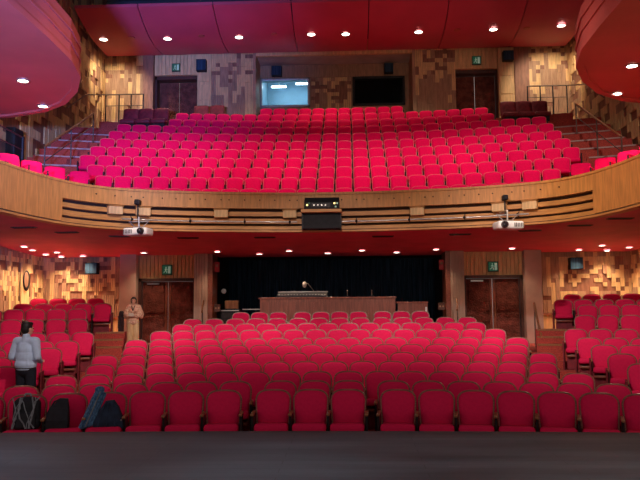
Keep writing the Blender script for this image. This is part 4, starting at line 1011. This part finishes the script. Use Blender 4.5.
# the folded coat over her arm and the leaflet she holds
o = empty('folded_coat', (-6.06, 21.95, REAR), .12, 'dark coat hanging over the right arm of the woman by the doors', 'coat')
bm = bmesh.new()
for q in range(5):
    x = -.385 + .012 * q; y = -.10 + .045 * q
    capsule(bm, (x, y, 1.06), (x - .01, y + .01, .40 + .03 * (q % 2)), .042, .05, 10)
capsule(bm, (-.36, -.12, 1.08), (-.36, .09, 1.08), .05, .05)
fuse(link('coat_body', bm, M['coat'], o), .012, 3)
bm = bmesh.new(); capsule(bm, (-.42, -.09, .96), (-.425, -.08, .62), .028, .034, 10); fuse(link('sleeve', bm, M['coat'], o), .010, 2)
o = empty('leaflet', (-6.06 + .01, 21.95 - .27, REAR + 1.01), .12, 'small pale leaflet held in front of her by the woman at the doors', 'leaflet')
bm = bmesh.new(); box(bm, (0, 0, 0), (.15, .012, .10), .002, 1, 0, Matrix.Rotation(.5, 3, 'X')); link('cover', bm, M['paper'], o)
bm = bmesh.new(); box(bm, (.004, -.008, .002), (.14, .004, .09), 0, 1, 0, Matrix.Rotation(.5, 3, 'X')); link('inner_page', bm, M['paper'], o)

# ---------------------------------------------------------------- bags on the front row
def on_seat(i, dx=0., dy=0.):
    p, rz = onarc(CY, R1, rowx[0][i]); q = Matrix.Rotation(rz, 3, 'Z') @ Vector((dx, dy, 0)); return (p.x + q.x, p.y + q.y, FZ[0] + .478), rz
l, rz = on_seat(1, .03, -.03)
o = empty('backpack', l, rz, 'black backpack with tangled pale cords on a front row seat at the left end', 'backpack')
bm = bmesh.new(); box(bm, (0, .05, .21), (.36, .17, .42), .07, 3, 0, Matrix.Rotation(-.16, 3, 'X')); ball(bm, (0, .085, .40), (.15, .07, .05), 16); ball(bm, (.12, -.02, .10), (.08, .06, .09), 14); fuse(link('bag_body', bm, M['bag'], o), .011, 3)
bm = bmesh.new(); box(bm, (0, -.07, .14), (.27, .07, .22), .03, 3, 0, Matrix.Rotation(-.16, 3, 'X')); link('front_pocket', bm, M['bag'], o, smooth=.9)
r5 = random.Random(5)
for q in range(8):
    x = -.17 + .042 * q + r5.uniform(-.01, .01); pts = []
    for t in range(7):
        f = t / 6; pts.append((x + .05 * math.sin(f * 3 + q * 1.3) + (f - .5) * r5.uniform(-.06, .06), -.055 - .055 * math.sin(min(1, f * 1.6) * PI / 2 * 1.0) + .085 * (1 - f), .44 - .40 * f))
    pts = [(a, b - .02, c) for a, b, c in pts]
    bm = bmesh.new(); path(bm, pts, .007 + .004 * (q % 2), 6); link('cord', bm, M['strap'], o, smooth=.9)
bm = bmesh.new(); path(bm, [(-.05, .10, .43), (-.03, .11, .48), (.03, .11, .48), (.05, .10, .43)], .012); link('top_handle', bm, M['strap'], o, smooth=.9)
l, rz = on_seat(2, -.10, -.02)
o = empty('shoulder_bag', l, rz, 'slumped black shoulder bag on the front row seat beside the corded backpack', 'bag')
bm = bmesh.new(); loft(bm, [[(-.15, -.12, .0), (.15, -.12, 0), (.15, .06, 0), (-.15, .06, 0)], [(-.15, -.13, .12), (.155, -.12, .12), (.15, .08, .12), (-.15, .08, .12)], [(-.10, -.03, .28), (.145, -.02, .28), (.14, .11, .28), (-.09, .11, .28)], [(.0, .06, .41), (.13, .06, .40), (.12, .13, .40), (.01, .13, .41)]]); fuse(link('bag_body', bm, M['bag'], o), .010, 6)
bm = bmesh.new(); loft(bm, [[(-.14, -.138, .02), (.14, -.138, .02), (.14, -.128, .02), (-.14, -.128, .02)], [(-.13, -.142, .13), (.14, -.135, .13), (.14, -.12, .13), (-.13, -.12, .13)], [(-.07, -.035, .29), (.135, -.03, .28), (.135, -.015, .28), (-.07, -.015, .29)]]); link('flap', bm, M['bag'], o)
bm = bmesh.new(); path(bm, [(.02, .1, .40), (-.06, .06, .36), (-.13, -.03, .22), (-.15, -.13, .06)], .012); link('shoulder_strap', bm, M['bag'], o, smooth=.9)
l, rz = on_seat(3, .06, -.05)
o = empty('navy_backpack', l, rz, 'dark navy cloth backpack on the front row seat next to the blue striped jacket', 'backpack')
bm = bmesh.new(); loft(bm, [[(-.21, -.16, 0), (.20, -.16, 0), (.20, .06, 0), (-.21, .06, 0)], [(-.20, -.16, .10), (.19, -.16, .10), (.19, .08, .10), (-.20, .08, .10)], [(-.12, -.08, .27), (.13, -.09, .27), (.12, .10, .27), (-.11, .10, .27)], [(-.06, .0, .36), (.05, .0, .37), (.05, .10, .37), (-.06, .10, .36)]]); fuse(link('bag_body', bm, M['navy'], o), .010, 6)
for q in (-.10, -.02, .07):
    bm = bmesh.new(); capsule(bm, (q * .6, -.05, .33), (q * 1.3, -.165, .05), .016, .024, 10); fuse(link('fold', bm, M['navy'], o), .008, 1)
bm = bmesh.new(); tube(bm, (.17, -.165, .12), (.17, -.18, .12), .014, .012, 10); link('buckle', bm, M['steel'], o)
l, rz = on_seat(3, -.20, -.04)
o = empty('striped_jacket', (l[0], l[1], l[2]), rz, 'rolled blue striped jacket leaning between two left front row seats', 'jacket')
bm = bmesh.new()
for q in range(5):
    capsule(bm, (-.11 + .035 * q, -.15 + .01 * (q % 2), .03 + .01 * q), (.06 + .03 * q, .04, .50 - .02 * abs(q - 1.5)), .030, .026, 10)
ball(bm, (.11, .05, .52), (.07, .045, .045), 14)
fuse(link('jacket_body', bm, M['blue'], o), .009, 2)
for q in range(3):
    bm = bmesh.new(); capsule(bm, (-.09 + .05 * q, -.185, .05), (.08 + .045 * q, .0, .49), .009, .009, 8); link('jacket_fold', bm, M['strap'] if q == 1 else M['blue'], o, smooth=True)

# ---------------------------------------------------------------- camera
cam = bpy.data.cameras.new('camera'); co = bpy.data.objects.new('camera', cam); COL.objects.link(co); sc.camera = co
cam.sensor_width = 36; cam.lens = 720 / 640 * 36; cam.clip_end = 200
R = Matrix.Rotation(math.atan(30 / 720), 3, 'Z') @ Matrix.Rotation(PI / 2 + math.atan(70 / 720), 3, 'X') @ Matrix.Rotation(-math.radians(.45), 3, 'Z')
co.matrix_world = Matrix.Translation((.6, 0, 2.11)) @ R.to_4x4()
sc.view_settings.view_transform = 'Standard'; sc.view_settings.look = 'None'; sc.view_settings.gamma = 1; sc.view_settings.use_curve_mapping = False
sc.view_settings.exposure = 0
